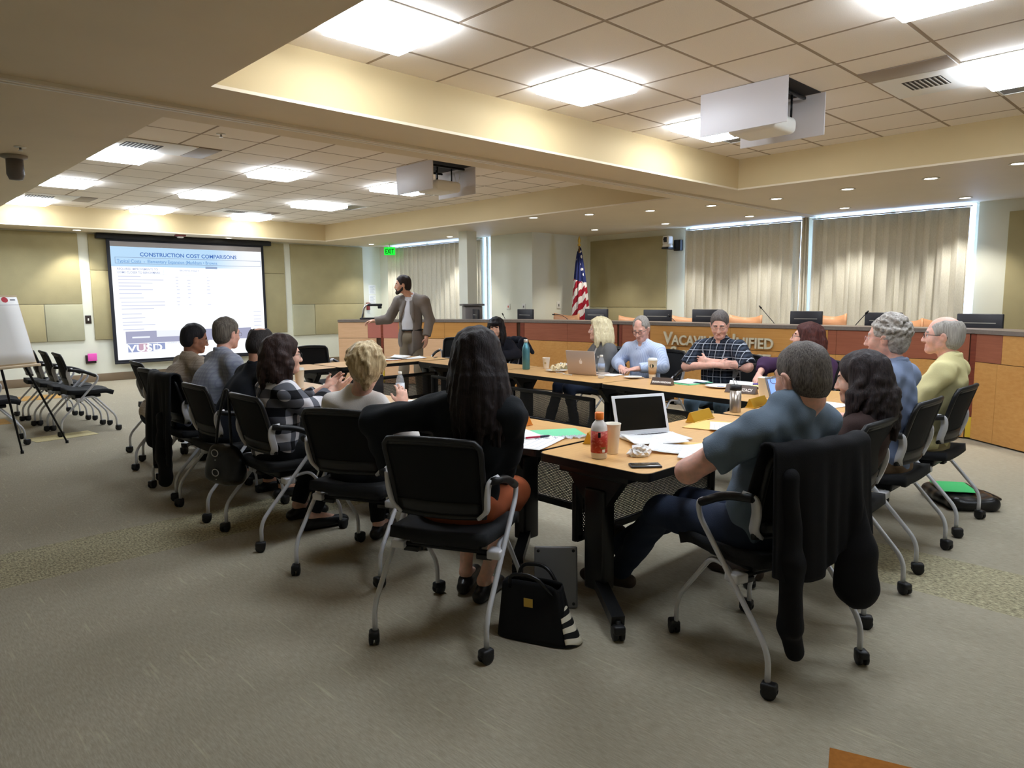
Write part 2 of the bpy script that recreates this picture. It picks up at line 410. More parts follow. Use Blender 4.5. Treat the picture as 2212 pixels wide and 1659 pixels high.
# vents
def vent(ox, oy, i, j, label, flip=False):
    t = thing('ceiling_vent', label, 'vent', (ox + i * TL, oy + j * TL, ZC), 0)
    b = MB(); b.rbox((.01, .01, -.008), (1.35 * TL if not flip else TL * 1.42, TL - .01, 0), .002, mi=0); b.obj('plate', M('vent_white', (232, 230, 224), .5), t)
    b = MB(); b.box((.16, .17, -.0100), (.52, .44, -.007)); b.obj('opening', M('vent_dark', (52, 46, 42), .7), t)
    b = MB()
    for k in range(9): b.box((.17 + k * .038, .18, -.013), (.182 + k * .038, .43, -.009))
    b.obj('louver', M('vent_louver', (186, 182, 172), .5), t)
    b = MB(); b.rbox((1.36 * TL, .01, -.009), (1.75 * TL, TL - .01, 0), .002); b.obj('access_panel', M('vent_access', (150, 136, 122), .5), t)
vent(FX, FY, 0, -1, 'ceiling vent beside the first bright panel on the left')
vent(FX, FY, 0, 7, 'ceiling vent near the far left soffit'); vent(FX, FY, 5, 7, 'small ceiling vent above the right of the screen')
t = thing('ceiling_vent', 'square ceiling vent with grille right of the near projector lift', 'vent', (GX + 5.6 * TL, GY - 4 * TL, ZC))
b = MB(); b.rbox((.3, .01, -.008), (.93, TL - .01, 0), .002); b.obj('plate', M('vent_white'), t)
b = MB(); b.rbox((0, .01, -.008), (.29, TL - .01, 0), .002); b.obj('access_panel', M('vent_access'), t)
b = MB(); b.box((.45, .17, -.0100), (.72, .44, -.007)); b.obj('opening', M('vent_dark'), t)
b = MB()
for k in range(8): b.box((.46, .18 + k * .033, -.013), (.71, .19 + k * .033, -.009))
b.obj('louver', M('vent_louver'), t)
# recessed downlights with real spot lamps
DL = [(3.34, 14.55, 'over the left of the screen wall'), (6.04, 14.55, 'above the right end of the screen'), (9.2, 14.2, 'near the exit sign corner'), (9.35, 11.52, 'in front of the curtain behind the standing speaker'),
      (8.21, 8.01, 'first of the front arc from the left, above the flag side'), (8.56, 7.16, 'second of the front arc from the left'), (8.89, 6.27, 'third of the front arc from the left'), (9.07, 5.37, 'fourth of the front arc, beside the partition track'),
      (9.09, 4.43, 'fifth of the front arc from the left'), (8.94, 3.47, 'sixth of the front arc from the left'), (8.84, 2.55, 'seventh of the front arc from the left'), (8.51, 1.69, 'last of the front arc, at the right edge'),
      (10.54, 8.68, 'first of the back row, above the flag'), (10.65, 7.19, 'second of the back row, above the white camera'), (10.74, 5.67, 'third of the back row, before the left big curtain'), (10.82, 4.23, 'fourth of the back row, before the right big curtain'), (10.95, 2.74, 'last of the back row, by the right curtain end')]
DLM = emit('downlight_lens', (255, 248, 232), 6.0)
for (x, y, w) in DL:
    t = thing('downlight', 'small round recessed downlight ' + w, 'downlight', (x, y, ZS), 0, 'recessed downlights in the soffit')
    b = MB(); b.lathe([(.06, -.001), (.085, -.001), (.088, -.006), (.08, -.009), (.064, -.006), (.06, -.001)], 24); b.obj('trim_ring', WHITE, t)
    b = MB(); b.lathe([(.0, -.002), (.062, -.002), (.062, -.004), (.0, -.004)], 24); b.obj('lens', DLM, t)
    L = bpy.data.lights.new('downlight_spot', 'SPOT'); L.energy = DLW; L.spot_size = rad(100); L.spot_blend = .55; L.color = (1, .95, .86); L.shadow_soft_size = .05
    o = bpy.data.objects.new('downlight_spot', L); COL.objects.link(o); o.location = (x, y, ZS - .03)
# ---------------------------------------------------------------- projection screen with the slide
def ew(n, c, s=1.0): return emit('slide_' + n, c, s * .42, True)
SY = 14.87
t = thing('projection_screen', 'large pull-down projection screen showing a cost comparison slide', 'screen', (5.38, SY, 0))
def sx(px): return 3.93 + (px - 50) * .001587 - 5.38
def sz(py): return 2.62 - (py - 90) * .001533
b = MB(); b.rbox((-1.68, -.06, 2.66), (1.69, .06, 2.755), .01); b.obj('casing', BLACK, t)
b = MB(); b.box((-1.51, -.004, .33), (1.53, .006, 2.67)); b.rbox((-1.51, -.012, .315), (1.53, .012, .345), .008); b.obj('border', M('screen_border', (22, 24, 34), .6), t)
def quad(b, x0, y0, x1, y1, d=.0045, mi=0):
    b.box((sx(x0), -d - .0004, sz(y1)), (sx(x1), -d, sz(y0)), mi)
b = MB(); quad(b, 50, 88, 1892, 1545, .0045); sl = b.obj('slide', ew('white', (246, 250, 255), 1.15), t)
def sub(name, boxes, m, d=.0062):
    b = MB()
    for bx in boxes: quad(b, *bx, d)
    return b.obj(name, m, sl)
sub('unlit_band', [(50, 88, 1892, 150)], M('screen_fabric', (186, 182, 186), .8))
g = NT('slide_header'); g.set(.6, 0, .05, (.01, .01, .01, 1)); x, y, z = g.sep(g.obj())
f = g.ramp(x, .35, 1.2, True); cc = g.mix(f, lin((188, 222, 250)), lin((250, 252, 255))); g.link(cc, g.b.inputs['Emission Color']); g.b.inputs['Emission Strength'].default_value = .40  # fade to white on the right is screen glare put into the colour
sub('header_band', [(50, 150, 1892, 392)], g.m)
sub('rule', [(92, 278, 1880, 283), (92, 352, 1880, 357), (92, 278, 97, 357), (1876, 278, 1880, 357)], ew('rule', (140, 160, 190), .9), .0072)
sub('table_rule', [(100, 398, 1180, 401), (100, 486, 1180, 489), (100, 398, 103, 489), (628, 398, 631, 489)] + [(110, yy, 1850, yy + 2) for yy in (960, 1000, 1060, 1110, 1150)], ew('rule_pale', (214, 218, 230), 1.0), .0066)
sub('accent', [(1140, 372, 1290, 402)], ew('accent', (150, 172, 206), .9), .0074)
sub('photo_strip', [(150, 1195, 1700, 1345)], ew('strip', (176, 178, 206), .85))
[sub('photo_bright', [q], ew('strip_b', (236, 240, 250), 1.0), .0072) for q in ((500, 1195, 830, 1275), (1240, 1200, 1500, 1290), (220, 1262, 420, 1282))]
[sub('logo_block', [q], ew('logo_blue', (160, 172, 214), .85), .0066) for q in ((165, 1352, 290, 1456), (405, 1352, 500, 1456), (503, 1352, 590, 1436))]; sub('logo_red', [(290, 1352, 385, 1456)], ew('logo_red', (206, 170, 190), .9), .0068)
R = (PI / 2, 0, 0); tb = ew('text_blue', (70, 112, 184), 1.0); tp = ew('text_pale', (120, 164, 214), 1.0); tg = ew('text_grey', (150, 160, 194), 1.0)
def st(body, x, y, size, m, bold=.0, scx=1.0): return text('lettering', body, size, m, sl, (sx(x), -.0085, sz(y)), R, .0005, 'LEFT', bold, scx)
st('CONSTRUCTION COST COMPARISONS', 368, 262, .105, tb, .002, 1.0)
st('Typical Costs  -  Elementary Expansion (Markham \u2022 Browns', 112, 344, .088, tp, .0015, .88)
st('REQUIRED IMPROVEMENTS TO', 108, 434, .056, tg, .0005, .93); st('COME CLOSER TO BENCHMARK', 108, 476, .056, tg, .0005, .93); st('BROWNS VALLEY', 820, 440, .05, tg, 0, .95)
st('VUSD', 160, 1450, .19, ew('logo_text', (250, 250, 255), 1.1), .004, 1.32); st('VACAVILLE UNIFIED', 615, 1366, .034, tg, 0, 1.1)
rng = random.Random(3); bars = []
for i, yy in enumerate((515, 556, 595, 634, 678, 727, 780, 832, 874, 916, 980, 1030, 1082, 1118, 1172)):
    bars.append((112 + (15 if i > 6 else 0), yy - 7, 112 + rng.choice((235, 250, 270, 380, 510)), yy + 4))
    if i < 9:
        for cx in (760, 900, 1140):
            if rng.random() < .8: bars.append((cx + rng.randint(0, 12), yy - 6, cx + rng.randint(30, 48), yy + 3))
    if i > 9: bars.append((1745, yy - 5, 1850, yy + 5))
for bb in bars: sub('table_row', [bb], ew('row', (204, 208, 226), 1.05), .0066)
# ---------------------------------------------------------------- wall and ceiling fittings
t = thing('light_switch', 'dark wall switch plate between the fabric panels left of the screen', 'switch', (3.51, YF, 1.17))
b = MB(); b.rbox((-.05, -.012, -.075), (.05, 0, .075), .004); b.obj('plate', M('switch_brown', (42, 30, 24), .5), t)
b = MB(); b.rbox((-.012, -.02, -.022), (.012, -.01, .022), .003); b.obj('toggle', WHITE, t)
t = thing('sticky_note_pad', 'pink sticky notes on a dark wall box left of the screen', 'note pad', (3.5, YF, .44))
b = MB(); b.rbox((-.09, -.055, -.085), (.08, 0, .07), .006); b.obj('wall_box', M('box_dark', (44, 28, 30), .5), t)
b = MB(); b.rbox((-.06, -.075, -.04), (.09, -.057, .1), .004); b.obj('notes', M('pink_note', (238, 92, 190), .7), t)
for (z0, z1, w, lab) in ((1.62, 1.85, 0, 'upper white notice sheet posted on the wall left of the curtain'), (1.38, 1.60, 1, 'lower white notice sheet posted on the wall left of the curtain')):
    b = MB(); b.box((9.60, YF - .004, z0), (9.80, YF - .001, z1), 0)
    for k in range(7): b.box((9.63, YF - .0052, z0 + .03 + k * .026), (9.77 - .02 * (k % 3), YF - .004, z0 + .036 + k * .026), 1)
    tag(b.obj('notice', [PAPER, M('print_grey', (160, 162, 178), .8)]), lab, 'notice')
b = MB(); b.rbox((9.52, YF - .05, 1.24), (9.60, YF, 1.42), .006); tag(b.obj('fire_pull_box', M('alarm_red', (126, 46, 34), .5)), 'small dark red alarm box on the wall above the document camera', 'alarm box')
for (x, y, z, n, lab) in ((9.95, 10.42, 1.33, 0, 'white wall plate with a red button beside the bright window gap'), (9.95, 9.98, 1.33, 1, 'white outlet plate low on the white wall near the corner'), (10.7, 9.75, 1.35, 2, 'white switch plate on the wall left of the flag')):
    t = thing('wall_plate', lab, 'wall plate', (x, y, z), 0)
    b = MB()
    if n < 2: b.rbox((-.012, -.05, -.06), (0, .05, .06), .003)
    else: b.rbox((-.05, -.012, -.07), (.05, 0, .07), .003)
    b.obj('plate', WHITE, t)
    b = MB()
    if n < 2: b.rbox((-.018, -.014, -.02), (-.01, .014, .02), .003)
    else: b.rbox((-.014, -.018, -.025), (.014, -.01, .025), .003)
    b.obj('switch', M('button_red', (214, 110, 90), .5) if n == 0 else GREYP, t)
# exit sign hung from the soffit
t = thing('exit_sign', 'glowing green EXIT sign hung under the soffit', 'exit sign', (9.55, 13.98, 2.60), rad(-42))
b = MB(); b.rbox((-.125, -.02, -.085), (.125, .02, .095), .006); b.obj('housing', emit('exit_green', (28, 235, 60), .4), t)
b = MB(); b.tube([(0, 0, .1), (0, 0, ZS - 2.60)], .012); b.obj('stem', WHITE, t)
text('lettering', 'EXIT', .15, M('exit_dark', (8, 88, 20), .5), t, (-.10, -.0212, -.05), (PI / 2, 0, 0), .0008, 'LEFT', .003, .66)
# white camera on a bracket
t = thing('ceiling_camera', 'white pan-tilt camera on a black wall bracket beside the curtain', 'camera', (XR - .2, 7.55, 2.52), rad(0))
b = MB(); b.rbox((-.13, -.01, -.14), (.2, .14, -.11), .01); b.rbox((.10, -.12, -.17), (.2, .03, .03), .012); b.obj('bracket', BLACK, t)
b = MB(); b.lathe([(.001, -.11), (.09, -.11), (.095, -.09), (.085, -.05), (.001, -.045)], 20, mat=T((-.03, .07, 0))); b.rbox((-.11, .0, -.06), (.05, .14, .10), .03, 3); b.obj('camera_body', WHITE, t)
b = MB(); b.rbox((-.118, .035, -.02), (-.10, .105, .075), .008); b.lathe([(.001, 0), (.03, 0), (.03, .02), (.02, .03), (.001, .03)], 18, mat=T((-.115, .07, .03), 0, 0, -PI / 2)); b.obj('lens', BLACK, t)
# projector lifts: two hanging panels, the machine between
def lift(ox, oy, i, j, label, near):
    x, y = ox + i * TL, oy + j * TL; t = thing('projector_lift', label, 'projector lift', (x, y, ZC)); D = .335; W = TL * 1.2
    PW = M('lift_panel_white', (214, 210, 212), .45)
    for xx in (0, TL * 1.08):
        b = MB(); b.rbox((xx, -W / 2, -D), (xx + .012, W / 2, -.002), .003); b.obj('side_panel', PW, t)
    b = MB(); b.box((.02, -W / 2 + .03, -.006), (TL * 1.05, W / 2 - .03, -.001)); b.obj('opening', M('lift_dark', (40, 36, 34), .8), t)
    for yy in (-.22, .22): b = MB(); b.rbox((.05, yy - .012, -.045), (TL, yy + .012, -.02), .004); b.obj('lift_rail', DKMETAL, t)
    for (xx, yy) in ((.2, -.2), (.2, .1), (.42, -.2), (.42, .1)): b = MB(); b.tube([(xx, yy, -.02), (xx, yy, -.21)], .009, 8); b.obj('hanger_rod', DKMETAL, t)
    b = MB(); b.rbox((.12, -.22 if near else -.3, -.33), (.50, .2 if near else .12, -.2), .045, 4); b.obj('projector', WHITE, t)
    b = MB(); b.lathe([(.001, 0), (.045, 0), (.048, .02), (.035, .035), (.001, .035)], 18, mat=T((.30, .20 if near else .12, -.265), 0, -PI / 2)); b.obj('lens', M('lens_grey', (70, 72, 76), .15, .3), t)
    if not near:
        b = MB(); b.tube([(.56, -.20 + .09 * math.sin(k / 12 * PI) * 0 + .02 * k, -.06 - .15 * math.sin(k / 6 * PI)) for k in range(7)], .004, 6); b.obj('cable', WHITE, t)
lift(GX, GY, 4.95, -1.86, 'white projector lift hanging from the near ceiling, two drop panels', True)
lift(FX, FY, 5.05, -2.2, 'white projector lift in the far room with the projector showing', False)
# small ceiling fittings
for (x, y, z, lab) in ((2.95, 7.15, ZC, 'sprinkler disc in the far tile ceiling near the partition track'), (1.27, 7.1, ZS, 'sprinkler disc on the plain soffit at the left'), (1.09, 2.17, ZS, 'sprinkler disc at the top edge of the picture')):
    t = thing('sprinkler', lab, 'sprinkler', (x, y, z))
    b = MB(); b.lathe([(.001, 0), (.045, 0), (.042, -.006), (.015, -.008), (.001, -.008)], 20); b.obj('escutcheon', WHITE, t)
    b = MB(); b.lathe([(.001, -.006), (.01, -.006), (.008, -.025), (.016, -.028), (.016, -.032), (.001, -.033)], 14); b.obj('head', CHROME, t)
t = thing('strobe_alarm', 'red and white strobe under the soffit above the screen', 'alarm', (5.05, 14.42, ZS))
b = MB(); b.rbox((-.09, -.06, -.03), (.09, .06, 0), .008); b.obj('base', M('alarm_dull_red', (128, 62, 62), .5), t)
b = MB(); b.rbox((-.055, -.045, -.06), (.055, .045, -.028), .015); b.obj('lens', WHITE, t)
t = thing('ceiling_speaker', 'grey can-shaped fixture under the soffit at the left edge', 'fixture', (1.30, 7.55, ZS))
b = MB(); b.lathe([(.001, 0), (.10, 0), (.10, -.02), (.06, -.035), (.001, -.035)], 24); b.obj('base', M('fixture_grey', (150, 142, 130), .5), t)
b = MB(); b.lathe([(.001, -.03), (.065, -.03), (.068, -.16), (.05, -.205), (.001, -.21)], 24); b.obj('can', M('fixture_dark', (104, 100, 100), .4), t)
# ---------------------------------------------------------------- curved council dais
Q = [Vector(q) for q in ((7.55, .69), (8.47, 1.93), (8.52, 6.5), (8.3, 8.4), (7.1, 10.7), (6.58, 11.3))]
t = thing('council_dais', 'long curved wood-panelled council dais with a stone top, behind the meeting', 'dais', (8.5, 4.5, 0)); DO = Vector((8.5, 4.5, 0))
OAK = wood('oak_veneer', (178, 124, 62), (196, 144, 80), (2, 2, 60)); OAK2 = wood('oak_veneer_cross', (180, 126, 64), (198, 148, 84), (2, 18, 40)); MAH = wood('mahogany_veneer', (134, 76, 54), (152, 90, 66), (3, 3, 50)); INL = wood('inlay_veneer', (98, 44, 30), (128, 62, 42), (5, 5, 40)); MAPLE = wood('maple_panel', (206, 164, 124), (218, 178, 140), (3, 3, 40)); YEL = M('yellow_block', (196, 164, 44), .5)
TOPM = M('dais_stone', (112, 102, 94), .4, var=.12, vs=40)
def P_at(i, s): return Q[i] + (Q[i + 1] - Q[i]) * s
def facet_box(i, s0, s1, z0, z1, m, name, d0=0, d1=.02):
    a, c = P_at(i, s0), P_at(i, s1); u = (c - a).normalized(); n = Vector((-u.y, u.x)); g = .0015
    a = a + u * g; c = c - u * g; b = MB()
    b.prism([(p.x - 8.5, p.y - 4.5) for p in (a + n * d0, c + n * d0, c + n * d1, a + n * d1)], z0 + g, z1 - g)
    b.obj(name, m, t)
# n points to the audience side (-x); panels sit on the carcass
def inset(d):
    out = []
    for i in range(6):
        us = []
        if i > 0: us.append((Q[i] - Q[i - 1]).normalized())
        if i < 5: us.append((Q[i + 1] - Q[i]).normalized())
        n = sum((Vector((-u.y, u.x)) for u in us), Vector((0, 0))).normalized(); k = 1 / max(.5, n.dot(Vector((-us[0].y, us[0].x))))
        out.append(Q[i] - n * d * k)
    return out
def ribbon(d0, d1, z0, z1, name, m):
    A, B = inset(d0), inset(d1); b = MB()
    vs = [(p.x - 8.5, p.y - 4.5, z) for z in (z0, z1) for ring in (A, B) for p in ring]; n = 6; fs = []
    for i in range(n - 1):
        a0, a1, b0, b1 = i, i + 1, n + i, n + i + 1
        fs += [(a0, a1, b1, b0), (2 * n + a0, 2 * n + b0, 2 * n + b1, 2 * n + a1), (a0, 2 * n + a0, 2 * n + a1, a1), (b0, b1, 2 * n + b1, 2 * n + b0)]
    for e in (0, n - 1): fs.append((e, n + e, 3 * n + e, 2 * n + e) if e else (e, 2 * n + e, 3 * n + e, n + e))
    b.add(vs, fs); return b.obj(name, m, t)
ribbon(0, .10, .02, 1.095, 'carcass', M('carcass_dark', (70, 46, 28), .6)); ribbon(-.035, .36, 1.10, 1.142, 'counter_top', TOPM); ribbon(.36, .82, .70, .74, 'work_surface', TOPM)
UP = (.815, 1.098); LO = (.015, .812)
seq = [  # facet, s0, s1, zrange, material
    (0, 0, .45, UP, OAK2), (0, .45, .772, UP, OAK2), (0, .772, .985, UP, MAH), (0, 0, .80, LO, OAK2), (0, .80, .985, LO, OAK2),
    (1, .012, .15, UP, MAH), (1, .15, .307, UP, MAH), (1, .307, .329, UP, MAH), (1, .329, .605, UP, OAK), (1, .605, .882, UP, OAK), (1, .882, .992, UP, MAH),
    (1, .012, .307, LO, OAK2), (1, .307, .605, LO, OAK2), (1, .605, .882, LO, OAK2), (1, .882, .992, LO, OAK2),
    (2, .03, .5, UP, MAH), (2, .5, .955, UP, MAH), (2, .03, .5, LO, OAK2), (2, .5, .955, LO, OAK2),
    (3, .026, .159, UP, MAH), (3, .159, .53, UP, OAK), (3, .53, .87, UP, OAK), (3, .87, .99, UP, M('panel_pink', (176, 106, 92), .5)), (3, .03, .53, LO, OAK2), (3, .53, .985, LO, MAPLE),
    (4, .02, .32, UP, M('panel_pink', (176, 106, 92), .5)), (4, .32, 1, UP, MAPLE), (4, .13, 1, LO, MAPLE)]
for (i, s0, s1, z, m) in seq: facet_box(i, s0, s1, z[0], z[1], m, 'panel')
for (i, s0, s1) in ((1, -.004, .010), (1, .993, 1.004), (2, .957, 1.0), (3, .987, 1.006)):
    facet_box(i, s0, s1, .24, 1.098, INL, 'inlay', 0, .022); facet_box(i, s0, s1, .02, .238, YEL, 'yellow_block', 0, .022)
ALU = M('letter_metal', (206, 196, 170), .4, .15)
def letters(parts, z, y0):
    y = y0
    for (s, size, adv) in parts:
        text('lettering', s, size, ALU, t, (8.50 - .024 - .022 - 8.5, y - 4.5, z), (PI / 2, 0, -PI / 2), .012, 'LEFT', .004, .92); y -= adv
letters((('V', .25, .135), ('ACAVILLE', .185, .80), ('U', .25, .165), ('NIFIED', .185, .5)), .842, 5.70); letters((('S', .25, .14), ('CHOOL', .185, .58), ('D', .25, .155), ('ISTRICT', .185, .5)), .640, 5.59)
# things on and behind the dais
MON = [(7.60, 11.15, 50, 1.345, .28, 'dark monitor at the left end of the dais, behind the standing speaker'), (8.45, 9.70, 60, 1.305, .46, 'dark monitor behind the seated black-haired woman'), (8.85, 8.84, 80, 1.305, .46, 'dark monitor on the dais right of the black-haired woman'), (9.08, 7.43, 88, 1.315, .48, 'dark monitor on the dais by the foot of the flag'), (9.15, 6.29, 90, 1.305, .50, 'dark monitor behind the grey-haired man in the striped shirt'),
       (9.17, 5.45, 90, 1.315, .48, 'dark monitor behind the head of the plaid-shirted man'), (9.2, 4.02, 90, 1.30, .42, 'dark monitor above the woman with long auburn hair'), (9.2, 3.08, 90, 1.29, .42, 'dark monitor behind the curly-haired man'), (9.12, 2.06, 80, 1.285, .46, 'dark monitor behind the bald man in yellow')]
for (x, y, a, zt, w, lab) in MON:
    m = thing('monitor', lab, 'monitor', (x, y, .74), rad(a) - PI / 2, 'monitors on the dais work surface')   # local -x faces the audience
    b = MB(); b.rbox((-.02, -w / 2, zt - .74 - .30), (.02, w / 2, zt - .74), .008); b.obj('housing', M('monitor_black', (34, 34, 40), .4), m)
    b = MB(); b.box((-.0225, -w * .36, zt - .74 - .105), (-.0205, w * .36, zt - .74 - .095)); b.obj('vent_strip', M('vent_strip_grey', (140, 138, 132), .5), m)
    b = MB(); b.rbox((.0, -.03, .01), (.03, .03, zt - .74 - .2), .005); b.rbox((-.06, -.12, 0), (.12, .12, .014), .005); b.obj('stand', BLACK, m)
SEATW = wood('seat_back_wood', (190, 136, 96), (206, 154, 114), (4, 4, 40))
for (x, y, a, zt, w, lab) in ((9.45, 8.45, 80, 1.225, .72, 'curved peach wood chair back at the dais, left of the flag'), (9.5, 7.05, 88, 1.20, .56, 'peach wood chair back at the dais beside the flag monitor'), (9.5, 6.0, 90, 1.215, .58, 'peach wood chair back at the dais behind the striped shirt'), (9.5, 5.05, 90, 1.235, .50, 'peach wood chair back right of the plaid-shirted man'),
                              (9.5, 3.85, 90, 1.265, .42, 'wood chair back behind the monitor above the auburn-haired woman'), (9.5, 2.95, 90, 1.215, .42, 'wood chair back behind the curly-haired man'), (9.5, 2.55, 90, 1.22, .42, 'wood chair back left of the bald man in yellow')):
    c = thing('council_chair', lab, 'chair', (x, y, 0), rad(a) - PI / 2, 'wooden-backed chairs behind the dais')
    def fn(u, v, w=w, zt=zt): s = (u - .5) * 2; return (.10 - .10 * s * s + .03 * v, s * w / 2, .62 + (zt - .62 - .045 * (1 - s * s)) * v)
    b = MB(); b.grid(fn, 14, 6, .022); b.obj('backrest', SEATW, c)
    b = MB(); b.rbox((-.40, -.24, .42), (.08, .24, .5), .04); b.obj('seat', M('seat_dark', (48, 44, 44), .8), c)
    b = MB(); b.tube([(-.15, 0, .03), (-.15, 0, .44)], .03); b.rbox((.03, -.03, .40), (.12, .03, .75), .01)
    for k in range(5): b.tube([(-.15, 0, .07), (-.15 + .28 * math.cos(k * 1.2566), .28 * math.sin(k * 1.2566), .03)], .018, 8)
    b.obj('base', BLACK, c)
for (pts, lab) in (([(7.80, 10.5, .74), (7.86, 10.40, 1.05), (7.93, 10.28, 1.19), (7.91, 10.32, 1.18), (7.86, 10.42, 1.15)], 'gooseneck microphone on the dais right of the standing speaker'), ([(8.66, 9.05, .74), (8.62, 9.08, 1.08), (8.57, 9.12, 1.21)], 'short gooseneck microphone left of a dais monitor'), ([(8.92, 7.8, .74), (8.88, 7.85, 1.13), (8.85, 8.0, 1.22), (8.82, 8.13, 1.22)], 'bent gooseneck microphone left of the flag'),
                   ([(9.02, 5.83, .74), (9.02, 5.84, 1.1), (9.02, 5.99, 1.215)], 'gooseneck microphone between two dais monitors behind the striped shirt'), ([(9.03, 4.33, .74), (9.03, 4.35, 1.12), (9.04, 4.57, 1.345)], 'tall gooseneck microphone right of the plaid-shirted man'), ([(9.04, 3.4, .74), (9.04, 3.37, 1.1), (9.04, 3.22, 1.285)], 'gooseneck microphone left of the curly-haired man')):
    m = thing('microphone', lab, 'microphone', pts[0], 0, 'gooseneck microphones on the dais'); o = Vector(pts[0]); q = [Vector(p) - o for p in pts]
    b = MB(); b.tube(fillet(q, .06), .005, 8); b.obj('gooseneck', BLACK, m)
    b = MB(); d = (q[-1] - q[-2]).normalized(); b.tube([q[-1] - d * .01, q[-1] + d * .035], [.012, .009], 10); b.obj('capsule', BLACK, m)
    b = MB(); b.lathe([(.001, 0), (.04, 0), (.035, .025), (.001, .03)], 16); b.obj('base', BLACK, m)
m = thing('lectern', 'small grey lectern top standing behind the left of the dais', 'lectern', (8.68, 10.08, 0), rad(-30))
b = MB(); b.rbox((-.16, -.17, .02), (.16, .17, 1.36), .01); b.obj('cabinet', M('lectern_grey', (118, 112, 108), .6), m)
b = MB(); b.rbox((-.2, -.21, 1.365), (.2, .21, 1.40), .006); b.obj('top', M('lectern_top', (96, 92, 90), .5), m)
m = thing('document_camera', 'document camera with a bent arm on the left end of the dais', 'document camera', (7.02, 11.02, 1.142), rad(-35))
b = MB(); b.rbox((-.14, -.1, 0), (.14, .1, .03), .008); b.obj('base', BLACK, m)
b = MB(); b.tube(fillet([(-.1, 0, .03), (-.06, 0, .22), (.0, 0, .27), (.06, 0, .27)], .06), .017, 12); b.obj('arm', CHROME, m)
b = MB(); b.rbox((.0, -.04, .235), (.26, .04, .28), .014); b.rbox((.18, -.035, .19), (.25, .035, .245), .01); b.obj('head', BLACK, m)
# ---------------------------------------------------------------- flag
FL_ = NT('flag_cloth'); v = FL_.obj(); x, y, z = FL_.sep(v); S = lin((226, 220, 216)); RD = lin((158, 30, 48)); BL = lin((36, 44, 92))
d = FL_.math('ADD', FL_.math('MULTIPLY', y, .55), FL_.math('MULTIPLY', z, .42))
st_ = FL_.math('LESS_THAN', FL_.math('FRACT', FL_.math('MULTIPLY', d, 8.4)), .5); c0 = FL_.mix(st_, S, RD)
vor = FL_.node('ShaderNodeTexVoronoi'); vor.inputs['Randomness'].default_value = .0; vor.inputs['Scale'].default_value = 1
FL_.link(FL_.obj((9, 9, 9), (0, .3, .1), (.5, 0, 0)), vor.inputs['Vector']); star = FL_.math('LESS_THAN', vor.outputs['Distance'], .30)
cant = FL_.math('GREATER_THAN', FL_.math('SUBTRACT', z, FL_.math('MULTIPLY', y, .35)), 1.83)
FL_.set(.75, 0, .2, FL_.mix(cant, c0, FL_.mix(star, BL, S)))
m = thing('flag', 'American flag draped on a gold-topped pole in the corner', 'flag', (10.75, 9.22, 0))
b = MB(); b.tube([(0, .02, .02), (0, .02, 2.52)], .014, 12); b.obj('pole', M('pole_brown', (120, 84, 40), .4), m)
b = MB(); b.lathe([(.001, 0), (.03, 0), (.032, .03), (.014, .05), (.026, .08), (.03, .11), (.012, .17), (.001, .2)], 16, mat=T((0, .02, 2.50))); b.obj('finial', M('gold_metal', (212, 176, 84), .3, .8), m)
b = MB(); b.lathe([(.001, 0), (.17, 0), (.16, .03), (.04, .06), (.001, .07)], 24, mat=T((0, .02, 0))); b.obj('base', M('gold_metal'), m)
def fl(u, v):
    a = 2 * PI * u; r = .035 + .13 * min(1, v * 1.25) ** .8; w = 1 + .22 * math.sin(7 * a + 2 * v) + .1 * math.sin(13 * a)
    return (r * .75 * math.cos(a) * w, .02 + r * 1.0 * math.sin(a) * w - .03 * v, 2.42 - 1.55 * v + .06 * math.cos(a))
b = MB(); b.grid(fl, 84, 24, 0); b.obj('cloth', FL_.m, m)
# ---------------------------------------------------------------- perforated sheet material (holes on a staggered grid)
def perforated(name, col, pitch, hole, ax=('x', 'z'), rough=.5, soft=False):
    t = NT(name); o = dict(zip('xyz', t.sep(t.obj())))
    u = t.math('DIVIDE', o[ax[0]], pitch); v = t.math('DIVIDE', o[ax[1]], pitch * .866)
    row = t.math('FLOOR', v); odd = t.math('MULTIPLY', t.math('MODULO', t.math('ABSOLUTE', row), 2.0), .5)
    fu = t.math('SUBTRACT', t.math('FRACT', t.math('ADD', t.math('ADD', u, odd), 200.0)), .5); fv = t.math('MULTIPLY', t.math('SUBTRACT', t.math('FRACT', v), .5), .866)
    r = t.math('SQRT', t.math('ADD', t.math('MULTIPLY', fu, fu), t.math('MULTIPLY', fv, fv)))
    h = t.math('LESS_THAN', r, hole); t.set(rough, 0, .3, lin(col))
    tr = t.node('ShaderNodeBsdfTransparent'); mx = t.node('ShaderNodeMixShader')
    t.link(h, mx.inputs[0]); t.link(t.b.outputs[0], mx.inputs[1]); t.link(tr.outputs[0], mx.inputs[2]); t.link(mx.outputs[0], t.out.inputs[0]); return t.m
PERF = perforated('perforated_black', (16, 16, 17), .0115, .255)
MESHM = perforated('chair_mesh', (14, 14, 16), .0042, .13, ('y', 'z'), .8)
TWOOD = wood('table_laminate', (206, 158, 98), (222, 178, 118), (5, 60, 5), .35)
TBLACK = M('table_black', (14, 14, 15), .38, spec=.45); SILVER = M('silver_paint', (204, 206, 212), .3, .2); SILVER2 = M('silver_plastic', (206, 206, 210), .4, .1)
SEATM = M('seat_fabric_black', (15, 16, 19), .85, bump=.3, bs=300); RUB = M('caster_rubber', (20, 20, 22), .5)
